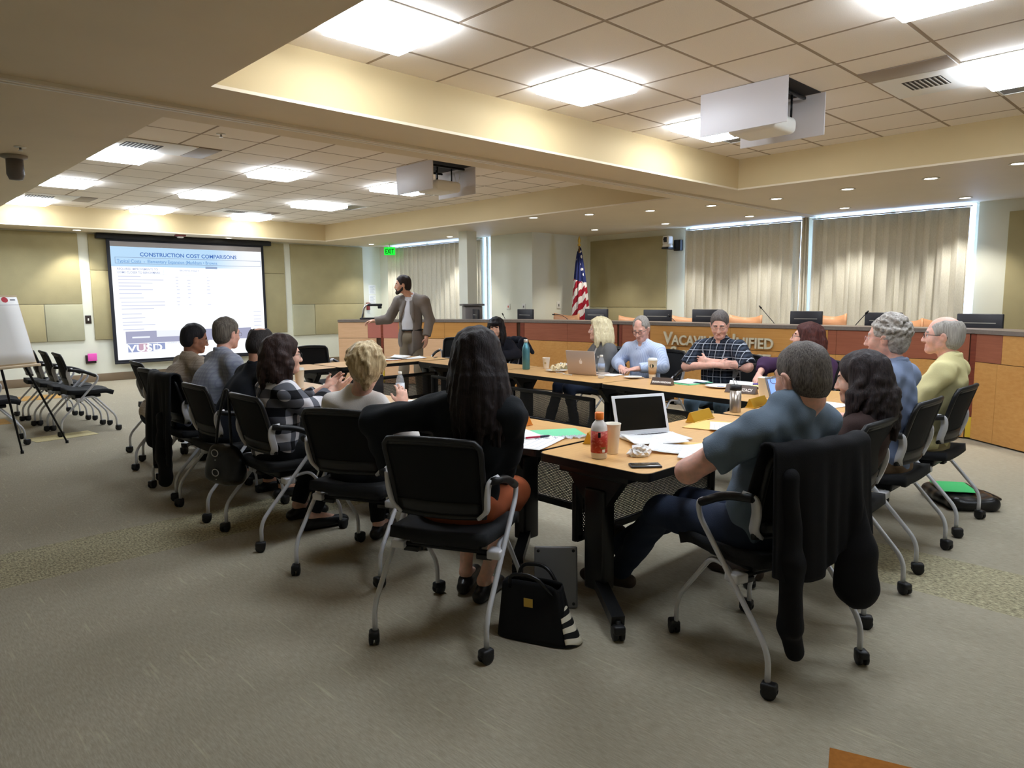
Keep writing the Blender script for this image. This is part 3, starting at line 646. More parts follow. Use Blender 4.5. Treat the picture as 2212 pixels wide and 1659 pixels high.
def caster(b, x, y, s=1.0, a=0):
    m = T((x, y, 0), a)
    for sy in (-1, 1):
        b.add(*_disc(.026 * s, .018 * s), mi=0, smooth=True, mat=m @ T((0, sy * .012 * s, .026 * s), 0, PI / 2))
    b.rbox((-.026 * s, -.02 * s, .026 * s), (.028 * s, .02 * s, .056 * s), .010, 2, 0, m)
def _disc(r, w, n=16):
    vs = []; fs = []
    prof = [(r * .6, -w / 2), (r, -w * .3), (r, w * .3), (r * .6, w / 2)]
    for rr, z in prof:
        for k in range(n): vs.append((rr * math.cos(2 * PI * k / n), rr * math.sin(2 * PI * k / n), z))
    for i in range(3):
        for k in range(n): fs.append((i * n + k, i * n + (k + 1) % n, (i + 1) * n + (k + 1) % n, (i + 1) * n + k))
    fs.append(tuple(range(n - 1, -1, -1))); fs.append(tuple(range(3 * n, 4 * n))); return vs, fs
def rrect(x0, y0, x1, y1, r, n=6):
    out = []
    for cx, cy, a0 in ((x1 - r, y1 - r, 0), (x0 + r, y1 - r, 90), (x0 + r, y0 + r, 180), (x1 - r, y0 + r, 270)):
        for k in range(n + 1): a = rad(a0 + 90 * k / n); out.append((cx + r * math.cos(a), cy + r * math.sin(a)))
    return out
def table(x, y, rz, L, W, label, flip=1, ins=(.15, .15)):
    """sitters on local -y, perforated modesty panel on local +y"""
    t = thing('training_table', label, 'table', (x, y, 0), rz, 'black-edged tables of the meeting square')
    b = MB(); b.prism(rrect(-L / 2 + .004, -W / 2 + .004, L / 2 - .004, W / 2 - .004, .05), .725, .735); b.obj('top', TWOOD, t)
    b = MB(); b.prism(rrect(-L / 2, -W / 2, L / 2, W / 2, .05), .697, .7335); b.obj('edge_band', TBLACK, t)
    for s in (-1, 1):
        lx = s * (L / 2 - ins[0 if s < 0 else 1])
        b = MB(); b.rbox((lx - .045, -.06, .10), (lx + .045, .06, .60), .012); b.rbox((lx - .05, -.20, .655), (lx + .05, .22, .698), .01)
        b.add([(lx - .03, -.06, .52), (lx + .03, -.06, .52), (lx + .03, .06, .52), (lx - .03, .06, .52), (lx - .03, -.16, .66), (lx + .03, -.16, .66), (lx + .03, .18, .66), (lx - .03, .18, .66)], [(0, 3, 2, 1), (4, 5, 6, 7), (0, 1, 5, 4), (1, 2, 6, 5), (2, 3, 7, 6), (3, 0, 4, 7)])
        ends = [(lx - .20 * flip, -.27), (lx + .30 * flip, .28)]
        for ex, ey in ends: b.sweep([(lx, 0, .135), (ex, ey, .088)], [(-.022, -.03), (.022, -.03), (.022, .03), (-.022, .03)])
        lg = b.obj('leg', TBLACK, t)
        for ex, ey in ends:
            c = MB(); caster(c, ex, ey, 1.35, math.atan2(ey, ex - lx)); c.tube([(ex, ey, .05), (ex, ey, .09)], .012, 8); c.obj('caster', RUB, lg)
    y0 = W / 2 - .11; z0, z1 = .26, .57
    b = MB(); b.rbox((-L / 2 + .17, y0 - .014, z1 - .035), (L / 2 - .17, y0 + .014, z1 + .005), .006); b.rbox((-L / 2 + .17, y0 - .014, z0 - .005), (L / 2 - .17, y0 + .014, z0 + .035), .006)
    for s in (-1, 1): b.rbox((s * (L / 2 - .185) - .03, y0 - .014, z0), (s * (L / 2 - .185) + .03, y0 + .014, z1), .006)
    fr = b.obj('modesty_frame', TBLACK, t)
    b = MB(); b.box((-L / 2 + .18, y0 - .002, z0 + .02), (L / 2 - .18, y0 - .001, z1 - .02)); b.obj('perforated_sheet', PERF, fr)
    return t
FA = rad(-5.03)                                  # far row is turned a little
table(3.33, 2.09, 0, 1.67, .66, 'table at the near corner carrying the orange-capped bottle and white laptop', 1, (.09, .15))
table(5.00, 2.05, 0, 1.62, .66, 'table on the right side carrying the steel mug, beside the right-hand chairs')
LRX = 2.86
table(LRX, 3.20, -PI / 2, 1.52, .66, 'table in front of the long-haired woman in black, with the green folder', -1, (.15, .42))
table(LRX, 4.745, -PI / 2, 1.52, .66, 'table in front of the woman in the checked shirt', -1)
table(LRX, 6.29, -PI / 2, 1.52, .66, 'table in front of the men in tan and blue-grey shirts', -1)
def far_pt(d, off): # d along the far row from y=2.45, off outwards
    ux, uy = math.sin(-FA), math.cos(FA); nx, ny = uy, -ux
    return (4.79 + ux * d + nx * off, 2.45 + uy * d + ny * off)
for k, lab in enumerate(('far table with the white plate, in front of the plaid-shirted man', 'far table with the silver laptop, in front of the blonde woman', 'far table with the blue steel bottle, in front of the black-haired woman')):
    px_, py_ = far_pt(.775 + 1.555 * k, .33); table(px_, py_, PI / 2 + FA, 1.545, .66, lab, -1)
table(3.35, 7.46, PI, 1.55, .66, 'table at the far end with only an empty chair behind it'); table(4.96, 7.44, PI, 1.62, .66, 'table at the far corner with loose papers, in front of the standing speaker')

# ---------------------------------------------------------------- the mesh-backed nesting chair (local +x forward)
def make_chair():
    t = thing('nesting_chair', 'x', 'chair', (0, 0, 0))
    def seat(u, v):
        x = -.20 + .46 * u; y = (v - .5) * .47 * (1 - .10 * abs(u - .5)); z = .475 - .012 * math.sin(PI * u) - .035 * max(0, (u - .75) * 4) ** 2 + .010 * ((v - .5) * 2) ** 2
        return (x, y, z)
    b = MB(); b.grid(seat, 12, 10, .05); b.obj('seat', SEATM, t)
    # backrest: curved black rim with a mesh panel inside
    def back(u, v):
        w = .205 + .020 * v - .03 * max(0, (v - .88) * 8) ** 2; s = (u - .5) * 2
        return (-.165 - .075 * v - .02 * v * v + .035 * (1 - s * s) * -1 + .02, s * w,   .57 + .340 * v + .012 * (1 - s * s) * v)
    N = 14; rim = [back(0, k / N) for k in range(N + 1)] + [back(k / N, 1) for k in range(1, N + 1)] + [back(1, 1 - k / N) for k in range(1, N + 1)] + [back(1 - k / N, 0) for k in range(1, N)]
    b = MB(); b.tube([Vector(p) for p in rim], .0135, 8, closed=True)
    b.grid(lambda u, v: back(.03 + .94 * u, .02 + .17 * v), 10, 3, .016); b.grid(lambda u, v: back(.03 + .94 * u, .93 + .06 * v), 10, 2, .014)
    bk = b.obj('backrest', BLACK, t)
    b = MB(); b.grid(lambda u, v: back(.02 + .96 * u, .1 + .86 * v), 14, 10, .004); b.obj('mesh_panel', MESHM, bk)
    for s in (-1, 1):
        ys = s * .262
        p = [back(.5 + s * .49, .02), back(.5 + s * .50, .30), back(.5 + s * .50, .42)]
        b = MB(); pts = fillet([(p[0][0] - .005, s * .185, .565), (p[0][0] - .012, s * .222, .60), (p[1][0] - .015, s * .232, .68), (p[2][0] + .0, s * .238, .735), (p[2][0] + .045, s * .258, .745)], .05)
        b.sweep(pts, [(-.020, -.006), (-.014, -.009), (.014, -.009), (.020, -.006), (.020, .006), (-.020, .006)], up0=(1, 0, -.25), smooth=True)
        b.obj('back_bracket', SILVER2, t)
        b = MB(); b.tube(fillet([(-.29, ys, .05), (-.29, ys, .175), (.095, ys, .60), (.105, ys, .665), (.03, ys, .685)], .09, 6), .0115, 12); b.obj('rear_leg', SILVER, t)
        b = MB(); b.tube(fillet([(-.185, s * .26, .742), (-.05, s * .268, .725), (.085, s * .263, .66)], .1), [.018] * 8, 10); b.obj('armrest', BLACK, t)
        yf = s * .222
        b = MB(); b.tube(fillet([(.27, yf, .05), (.27, yf, .17), (.06, yf, .425), (-.03, yf, .415), (-.09, s * .25, .40)], .07, 6), .0105, 12); b.obj('front_leg', SILVER, t)
        b = MB(); b.rbox((-.125, min(s * .20, s * .265), .375), (-.055, max(s * .20, s * .265), .415), .008, 2, 0); b.rbox((-.10, min(s * .14, s * .215), .36), (-.07, max(s * .14, s * .215), .385), .006, 2, 1); b.obj('seat_bracket', [SILVER2, BLACK], t)
        for x, y, a in ((-.30, ys, .5 * s), (.285, yf, -.4 * s)):
            b = MB(); caster(b, x - .0, y, 1.12, a); b.obj('caster', RUB, t)
    b = MB(); b.tube([(-.09, -.20, .395), (-.09, .20, .395)], .011, 10); b.rbox((-.12, -.17, .405), (.14, .17, .445), .012); b.obj('crossbar', DKMETAL, t)
    return t
CH0 = make_chair(); CHN = [0]
def chair(x, y, h, label, group='mesh-backed nesting chairs'):
    """x, y = midpoint between the rear casters on the floor, h = heading in degrees"""
    a = rad(h); loc = (x + .29 * math.cos(a), y + .29 * math.sin(a), 0)
    CHN[0] += 1
    if CHN[0] == 1:
        CH0.location = loc; CH0.rotation_euler = (0, 0, a); CH0['label'] = label; CH0['group'] = group; return CH0
    return dup(CH0, loc, a, label, group)
chair(1.73, 2.32, 27, 'chair of the long-haired woman in black, nearest the camera')
chair(1.855, 3.29, 26, 'chair of the short-haired blonde woman in white')
chair(1.765, 4.275, 0, 'chair of the woman in the black and white checked shirt')
chair(1.755, 5.08, 0, 'chair of the balding man in the black jacket')
chair(1.79, 5.79, 0, 'chair under the draped black coat, behind the blue-grey shirt')
chair(1.90, 6.54, 4, 'chair of the man in the tan shirt, half hidden by the draped coat')
chair(2.06, 7.41, -4, 'empty chair turned sideways at the far end of the left row')
chair(2.675, 1.075, 73.6, 'chair of the man in the grey-blue T-shirt, with a black jacket on its back')
chair(3.53, 1.11, 90, 'chair of the woman with long dark wavy hair on the right')
chair(4.39, 1.15, 90, 'chair of the curly-haired man in the blue shirt')
chair(5.20, 1.165, 90, 'chair of the bald man in the yellow shirt, last on the right')
chair(4.34, 8.20, -92, 'empty chair behind the far end table, left of the standing speaker')
chair(6.76, 8.15, 203, 'empty dark chair at the far corner, between the speaker and the black-haired woman')
chair(6.66, 6.95, 190, 'chair of the black-haired woman, hung with dark jackets')
chair(6.60, 5.03, 160, 'chair of the blonde woman in the grey cardigan')
chair(6.62, 4.38, 182, 'chair of the grey-haired man in the striped shirt')
chair(6.56, 3.48, 188, 'chair of the plaid-shirted man with crossed arms')
chair(6.45, 2.62, 172, 'chair of the auburn-haired woman in purple')
for k, y in enumerate((9.38, 9.92, 10.46, 11.0)):
    chair(1.80 - .03 * k, y, -3, ('spare chair nearest the screen end of the row, first beside the easel leg', 'second spare chair in the row behind the flip chart', 'third spare chair in the row, its seat just under the flip chart', 'last spare chair in the row, mostly behind the flip chart')[k], 'spare chairs lined up by the flip chart')
chair(.86, 9.15, -4, 'spare chair cut by the left edge of the picture, only front casters showing', 'spare chairs lined up by the flip chart')
# ---------------------------------------------------------------- flip chart
t = thing('flip_chart', 'flip chart easel with a white pad at the left edge of the picture', 'easel', (1.42, 8.5, 0), rad(30))
def fp(x, z, off=0): k = (z - .89) / .66; return (x + .0 * k, .02 + .18 * k - off, z)
b = MB(); b.add([fp(-.62, .87), fp(.115, .87), fp(.115, 1.57), fp(-.62, 1.57), fp(-.62, .87, -.02), fp(.115, .87, -.02), fp(.115, 1.57, -.02), fp(-.62, 1.57, -.02)], [(0, 1, 2, 3), (7, 6, 5, 4), (0, 4, 5, 1), (1, 5, 6, 2), (2, 6, 7, 3), (3, 7, 4, 0)]); b.obj('board', M('easel_board', (208, 190, 160), .7), t)
b = MB(); b.grid(lambda u, v: fp(-.60 + .70 * u, .895 + .655 * v, .008), 4, 6, .008); pad = b.obj('paper_pad', PAPER, t)
b = MB(); b.add([fp(-.6, 1.472, .0125), fp(.1, 1.472, .0125), fp(.1, 1.476, .0125), fp(-.6, 1.476, .0125)], [(0, 1, 2, 3)]); b.obj('perforation_line', M('pad_line', (188, 190, 200), .8), pad)
b = MB(); b.add([fp(-.035 + .035 * math.cos(k * .5236), 1.525 + .028 * math.sin(k * .5236), .0125) for k in range(12)], [tuple(range(12))]); b.obj('logo_disc', M('pad_red', (206, 66, 78), .7), pad)
b = MB(); b.add([fp(.02, 1.517, .0125), fp(.075, 1.517, .0125), fp(.075, 1.531, .0125), fp(.02, 1.531, .0125)], [(0, 1, 2, 3)]); b.add([fp(-.2, 1.517, .0125), fp(-.09, 1.517, .0125), fp(-.09, 1.531, .0125), fp(-.2, 1.531, .0125)], [(0, 1, 2, 3)]); b.obj('header_print', M('pad_grey', (150, 150, 158), .8), pad)
b = MB(); b.rbox((-.63, -.035, .855), (.12, .03, .88), .005); b.obj('ledge', M('easel_board'), t)
hub = (-.24, .21, 1.66)
for e in ((.37, 0, .012), (-.16, -.02, .012), (-.60, .05, .012)):
    b = MB(); b.tube([hub, tuple(hub[i] + (e[i] - hub[i]) * .55 for i in range(3)), e], [.013, .012, .009], 10); lg = b.obj('leg', DKMETAL, t)
    b = MB(); b.tube([(e[0], e[1], 0), (e[0], e[1], .03)], .015, 10); b.obj('foot', RUB, lg)
b = MB(); b.tube([(hub[0], hub[1], 1.58), (hub[0], hub[1], 1.72)], .022, 12); b.obj('head', BLACK, t)
# ---------------------------------------------------------------- soft bodies: blended round shapes turned into one surface
def nz(v): v = np.asarray(v, float); return v / max(1e-9, np.linalg.norm(v))
class Blob:
    def __init__(s, vox=.007): s.vox = vox; s.p = []
    def cone(s, a, b, r1, r2=None, k=.02, op='+', clip=None):
        s.p.append(('c', np.asarray(a, float), np.asarray(b, float), r1, r1 if r2 is None else r2, k, op, clip)); return s
    def path(s, pts, rs, k=.015, op='+', clip=None):
        for i in range(len(pts) - 1): s.cone(pts[i], pts[i + 1], rs[i], rs[i + 1], k, op, clip)
        return s
    def ell(s, c, r, R=None, k=.02, op='+', clip=None):
        s.p.append(('e', np.asarray(c, float), np.asarray(r, float), np.eye(3) if R is None else np.asarray(R, float), None, k, op, clip)); return s
    def mesh(s, name, mats, wr=None, classify=None, smooth_it=1):
        lo = np.array([9e9] * 3); hi = -lo
        for q in s.p:
            if q[6] != '+': continue
            if q[0] == 'c':
                m = max(q[3], q[4]); lo = np.minimum(lo, np.minimum(q[1], q[2]) - m); hi = np.maximum(hi, np.maximum(q[1], q[2]) + m)
            else:
                e = np.sqrt(((q[3] * q[2]) ** 2).sum(1)); lo = np.minimum(lo, q[1] - e); hi = np.maximum(hi, q[1] + e)
        h = s.vox; lo = lo - 4 * h; n = np.ceil((hi - lo) / h).astype(int) + 5
        F = np.full(n, 1.0, np.float32); ax = [lo[i] + h * np.arange(n[i]) for i in range(3)]
        for q in s.p:
            k = q[5]; mg = k + 3 * h
            if q[0] == 'c':
                m = max(q[3], q[4]); a0 = np.minimum(q[1], q[2]) - m - mg; a1 = np.maximum(q[1], q[2]) + m + mg
            else:
                e = np.sqrt(((q[3] * q[2]) ** 2).sum(1)); a0 = q[1] - e - mg; a1 = q[1] + e + mg
            i0 = np.clip(np.floor((a0 - lo) / h).astype(int), 0, n - 1); i1 = np.clip(np.ceil((a1 - lo) / h).astype(int) + 1, 1, n)
            if (i1 <= i0).any(): continue
            sl = tuple(slice(i0[i], i1[i]) for i in range(3))
            X = ax[0][sl[0]][:, None, None]; Y = ax[1][sl[1]][None, :, None]; Z = ax[2][sl[2]][None, None, :]
            if q[0] == 'c':
                a, b = q[1], q[2]; ba = b - a; L2 = max(1e-12, ba @ ba)
                dx, dy, dz = X - a[0], Y - a[1], Z - a[2]
                t = np.clip((dx * ba[0] + dy * ba[1] + dz * ba[2]) / L2, 0, 1)
                d = np.sqrt((dx - t * ba[0]) ** 2 + (dy - t * ba[1]) ** 2 + (dz - t * ba[2]) ** 2) - (q[3] + (q[4] - q[3]) * t)
            else:
                c, r, R = q[1], q[2], q[3]; dx, dy, dz = X - c[0], Y - c[1], Z - c[2]
                u = [(R[0, i] * dx + R[1, i] * dy + R[2, i] * dz) / r[i] for i in range(3)]
                k0 = np.sqrt(u[0] ** 2 + u[1] ** 2 + u[2] ** 2); k1 = np.sqrt((u[0] / r[0]) ** 2 + (u[1] / r[1]) ** 2 + (u[2] / r[2]) ** 2)
                d = k0 * (k0 - 1) / np.maximum(k1, 1e-9); d = np.where(k0 < 1e-6, -min(r), d)
            if q[7] is not None:
                for (cp, cn) in q[7]:
                    cp = np.asarray(cp, float); cn = nz(cn); d = np.maximum(d, (X - cp[0]) * cn[0] + (Y - cp[1]) * cn[1] + (Z - cp[2]) * cn[2])
            f = F[sl]
            if q[6] == '+':
                w = np.clip(.5 + .5 * (f - d) / k, 0, 1) if k > 0 else (d < f) * 1.0; F[sl] = f * (1 - w) + d * w - k * w * (1 - w)
            elif q[6] == '-':
                e = -d; w = np.clip(.5 + .5 * (e - f) / max(k, 1e-6), 0, 1); F[sl] = f * (1 - w) + e * w + k * w * (1 - w)
        if wr is not None:
            idx = np.nonzero(np.abs(F) < .035); P = [ax[i][idx[i]] for i in range(3)]; F[idx] += wr(*P).astype(np.float32)
        return nets(F, lo, h, name, mats, classify, smooth_it)
def nets(F, lo, h, name, mats, classify, smooth_it):
    S = F < 0; n = F.shape
    c = [S[i:n[0] - 1 + i, j:n[1] - 1 + j, k:n[2] - 1 + k] for i in (0, 1) for j in (0, 1) for k in (0, 1)]
    al = c[0].copy(); an = c[0].copy()
    for q in c[1:]: al &= q; an |= q
    I = np.argwhere(an & ~al); idm = np.full(tuple(np.array(n) - 1), -1, np.int64); idm[I[:, 0], I[:, 1], I[:, 2]] = np.arange(len(I))
    acc = np.zeros((len(I), 3)); cnt = np.zeros(len(I))
    cor = [(i, j, k) for i in (0, 1) for j in (0, 1) for k in (0, 1)]
    V = {q: F[I[:, 0] + q[0], I[:, 1] + q[1], I[:, 2] + q[2]].astype(float) for q in cor}
    for a in cor:
        for d in range(3):
            if a[d]: continue
            b = list(a); b[d] = 1; b = tuple(b); m = (V[a] < 0) != (V[b] < 0); t = np.where(m, V[a] / np.where(V[a] == V[b], 1, V[a] - V[b]), 0)
            p = np.array(a, float)[None, :] + t[:, None] * (np.array(b) - np.array(a))[None, :]; acc += p * m[:, None]; cnt += m
    P = lo + h * (I + acc / np.maximum(cnt, 1)[:, None]); Q = []
    for d in range(3):
        e1, e2 = [i for i in range(3) if i != d]
        a = [slice(0, None)] * 3; b = [slice(0, None)] * 3; a[d] = slice(0, n[d] - 1); b[d] = slice(1, n[d]); s0, s1 = S[tuple(a)], S[tuple(b)]
        E = np.argwhere(s0 != s1); E = E[(E[:, e1] > 0) & (E[:, e2] > 0) & (E[:, e1] < n[e1] - 1) & (E[:, e2] < n[e2] - 1)]
        g = []
        for (u, v) in ((0, 0), (-1, 0), (-1, -1), (0, -1)):
            k = E.copy(); k[:, e1] += u; k[:, e2] += v; g.append(idm[k[:, 0], k[:, 1], k[:, 2]])
        g = np.stack(g, 1); out = s0[E[:, 0], E[:, 1], E[:, 2]]
        if d == 1: out = ~out
        g[~out] = g[~out][:, ::-1]; Q.append(g)
    Q = np.concatenate(Q); Q = Q[(Q >= 0).all(1)]
    for _ in range(smooth_it):                               # light Laplacian pass
        A = np.zeros_like(P); C_ = np.zeros(len(P))
        for i in range(4):
            for o in (1, 3): np.add.at(A, Q[:, i], P[Q[:, (i + o) % 4]]); np.add.at(C_, Q[:, i], 1)
        P = P * .45 + .55 * A / np.maximum(C_, 1)[:, None]
    me = bpy.data.meshes.new(name); me.vertices.add(len(P)); me.vertices.foreach_set('co', P.ravel()); me.loops.add(Q.size); me.loops.foreach_set('vertex_index', Q.ravel().astype(np.int32))
    me.polygons.add(len(Q)); me.polygons.foreach_set('loop_start', np.arange(0, Q.size, 4, dtype=np.int32)); me.polygons.foreach_set('loop_total', np.full(len(Q), 4, np.int32))
    for m in mats: me.materials.append(m)
    me.polygons.foreach_set('use_smooth', np.ones(len(Q), bool))
    if classify is not None: me.polygons.foreach_set('material_index', classify(P[Q].mean(1)).astype(np.int32))
    me.update(calc_edges=True); me.validate(); return me
def rotz(a): c, s = math.cos(a), math.sin(a); return np.array([[c, -s, 0], [s, c, 0], [0, 0, 1.]])
def roty(a): c, s = math.cos(a), math.sin(a); return np.array([[c, 0, s], [0, 1, 0], [-s, 0, c]])
def rotx(a): c, s = math.cos(a), math.sin(a); return np.array([[1, 0, 0], [0, c, -s], [0, s, c]])
def wrinkle(amp, seed, fine=1.0, aniso=1.0):
    rg = np.random.RandomState(seed); D = rg.normal(size=(7, 3)); D /= np.linalg.norm(D, axis=1)[:, None]; D[:, 2] *= aniso; fr = rg.uniform(22, 75, 7) * fine; ph = rg.uniform(0, 6.28, 7)
    def f(x, y, z):
        o = 0
        w = .6 * np.sin(11 * x + 7 * z + seed) + .6 * np.sin(9 * y - 8 * z)
        for d, k, p in zip(D, fr, ph): o = o + np.sin(k * (d[0] * x + d[1] * y + d[2] * z) + p + 1.5 * w)
        return amp * o / 3.2
    return f
# ---------------------------------------------------------------- person materials
def skin(name, c):
    if name in MATS: return MATS[name]
    t = NT(name); n = t.noise(t.obj(), 38, 4); a = lin(tuple(x * .93 for x in c)); b = lin((min(255, c[0] * 1.04), c[1] * 1.0, c[2] * .99))
    m = t.set(.5, 0, .35, t.mix(t.ramp(n, .3, .7), a, b)); t.b.inputs['Subsurface Weight'].default_value = .08; t.b.inputs['Subsurface Radius'].default_value = (.02, .008, .004); t.b.inputs['Subsurface Scale'].default_value = .3
    MATS[name] = m; return m
def hairm(name, c1, c2, rough=.55, sc=(150, 150, 8)):
    if name in MATS: return MATS[name]
    t = NT(name); n = t.noise(t.obj(sc), 1, 4, .65); m = t.set(rough, 0, .22, t.mix(t.ramp(n, .33, .67), lin(c1), lin(c2))); t.bump(n, .8, .006); MATS[name] = m; return m
def cloth(name, c, var=.08, rough=.85, sc=260):
    if name in MATS: return MATS[name]
    t = NT(name); n = t.noise(t.obj((sc, sc, sc)), 1, 3, .6); w = t.noise(t.obj(), 7, 3)
    a = lin(tuple(x * (1 - var) for x in c)); b = lin(tuple(min(255, x * (1 + var)) for x in c)); m = t.set(rough, 0, .2, t.mix(t.math('MULTIPLY', t.math('ADD', n, w), .5), a, b)); t.bump(t.math('ADD', n, t.math('MULTIPLY', w, 2.0)), .25, .006); MATS[name] = m; return m
def plaid(name, ground, cross, line, pitch, wline=.12, u=(.6, .8, 0), v=(0, 0, 1), check=False):
    """woven check: two families of stripes in the cloth's own coordinates"""
    if name in MATS: return MATS[name]
    t = NT(name); o = t.sep(t.obj())
    w = t.noise(t.obj(), 9, 2)
    def co(d): return t.math('ADD', t.math('ADD', t.math('MULTIPLY', o[0], d[0] / pitch), t.math('MULTIPLY', o[1], d[1] / pitch)), t.math('ADD', t.math('MULTIPLY', o[2], d[2] / pitch), t.math('MULTIPLY', w, .09)))
    fu, fv = t.math('FRACT', t.math('ADD', co(u), 50.0)), t.math('FRACT', t.math('ADD', co(v), 50.0))
    if check:
        a, b = t.math('LESS_THAN', fu, .5), t.math('LESS_THAN', fv, .5); both = t.math('MULTIPLY', a, b); one = t.math('MAXIMUM', a, b)
        c = t.mix(both, t.mix(one, lin(ground), lin(cross)), lin(line))
    else:
        a, b = t.math('LESS_THAN', fu, wline), t.math('LESS_THAN', fv, wline); a2, b2 = t.math('LESS_THAN', t.math('ABSOLUTE', t.math('SUBTRACT', fu, .5)), .16), t.math('LESS_THAN', t.math('ABSOLUTE', t.math('SUBTRACT', fv, .5)), .16)
        c = t.mix(t.math('MULTIPLY', t.math('MAXIMUM', a, b), .8), t.mix(t.math('MULTIPLY', t.math('ADD', a2, b2), .5), lin(ground), lin(cross)), lin(line))
    m = t.set(.85, 0, .2, c); MATS[name] = m; return m
def striped(name, c1, c2, pitch, d=(0, 1, 0), duty=.3):
    if name in MATS: return MATS[name]
    t = NT(name); o = t.sep(t.obj()); n = t.noise(t.obj(), 6, 2)
    s = t.math('ADD', t.math('ADD', t.math('MULTIPLY', o[0], d[0] / pitch), t.math('MULTIPLY', o[1], d[1] / pitch)), t.math('ADD', t.math('MULTIPLY', o[2], d[2] / pitch), t.math('MULTIPLY', n, .6)))
    m = t.set(.85, 0, .2, t.mix(t.math('LESS_THAN', t.math('FRACT', t.math('ADD', s, 60.0)), duty), lin(c1), lin(c2))); MATS[name] = m; return m
EYEW = M('eye_white', (226, 220, 214), .2); EYED = M('eye_dark', (40, 28, 22), .15); LENS_ = M('spectacle_frame', (24, 22, 24), .35); LENSG = M('spectacle_wire', (150, 140, 130), .25, .7)
LEATHER_ = M('belt_black', (18, 17, 17), .4); SHOE = M('shoe_black', (20, 19, 20), .35); SHOEB = M('shoe_brown', (58, 44, 34), .6, var=.3, vs=60)
# ---------------------------------------------------------------- head, hand and figure
def head_parts(B, H, R, sc, fine=True, jaw=1.0, chub=0.0):
    W = lambda p: H + R @ (np.array(p) * sc)
    def e(c, r, k=.02, rr=None, op='+'): B.ell(W(c), np.array(r) * sc, R if rr is None else R @ rr, k, op)
    def c_(a, b, r1, r2=None, k=.015, op='+'): B.cone(W(a), W(b), r1 * sc, (r1 if r2 is None else r2) * sc, k, op)
    e((-.014, 0, .036), (.097, .075, .086)); e((.022, 0, -.02), (.070, .064, .085), .03)
    for s in (-1, 1):
        c_((-.008, s * .05, -.058), (.058, s * .014, -.098), .022 + chub, .020 + chub * .6, .03); e((.055, s * .038, -.035), (.028 + chub, .026 + chub, .030), .02)
    e((.070, 0, -.098), (.022 * jaw, .024 * jaw, .020), .02)
    c_((.079, -.034, .020), (.079, .034, .020), .013, None, .015)
    for s in (-1, 1): e((.094, s * .031, -.002), (.012, .017, .011), .012, None, '-')
    c_((.090, 0, .008), (.108, 0, -.038), .0085, .0125, .012)
    for s in (-1, 1): e((.100, s * .012, -.043), (.012, .009, .008), .008)
    c_((.086, -.020, -.066), (.086, .020, -.066), .0075, None, .006); c_((.084, -.016, -.078), (.084, .016, -.078), .0085, None, .006)
    c_((.096, -.019, -.072), (.096, .019, -.072), .0022, None, .004, '-')
    for s in (-1, 1):
        e((.079, s * .031, -.003), (.0125, .0125, .0115), .003)
        e((-.006, s * .080, -.012), (.022, .0095, .034), .008, rotx(-s * .25) @ roty(.15)); e((.004, s * .088, -.010), (.010, .006, .017), .006, None, '-')
def fingers(B, Wp, d, nrm, thumb, curl=.5, spread=.0, sc=1.0, fist=False):
    """hand from wrist Wp along d, palm facing nrm, thumb on the given side; five separate bent fingers"""
    d = nz(d); nrm = np.asarray(nrm, float); nrm = nz(nrm - d * (nrm @ d)); side = nz(np.cross(nrm, d)) * thumb
    m = Wp + d * .052 * sc; R = np.stack([d, side, nrm], 1)
    B.ell(m, np.array([.050, .040, .0165]) * sc, R, .012); B.cone(Wp - d * .01, Wp + d * .03 * sc, .025 * sc, .026 * sc, .015)
    for i, (o, L, r) in enumerate(((.029, .078, .0088), (.010, .086, .0092), (-.009, .080, .0088), (-.027, .062, .0078))):
        b = Wp + d * (.088 - .006 * abs(i - 1)) * sc + side * o * sc; a = curl * (1 + .12 * i); dd = d + side * spread * (1.5 - i); p = b
        for seg, q in ((.45, .5), (.32, 1.25), (.23, 1.9)):
            t = nz(dd * math.cos(a * q) + nrm * math.sin(a * q)); e = p + t * L * seg * sc; B.cone(p, e, r * sc, r * .9 * sc, .004); p = e; r *= .93
    p = Wp + d * .028 * sc + side * .028 * sc; t1 = nz(side * .75 + d * .7 + nrm * .25); e = p + t1 * .036 * sc; B.cone(p, e, .0125 * sc, .0105 * sc, .008); t2 = nz(d * .9 + side * .25 + nrm * (.3 + .5 * curl)); B.cone(e, e + t2 * .034 * sc, .010 * sc, .0085 * sc, .005)
PEOPLE = []
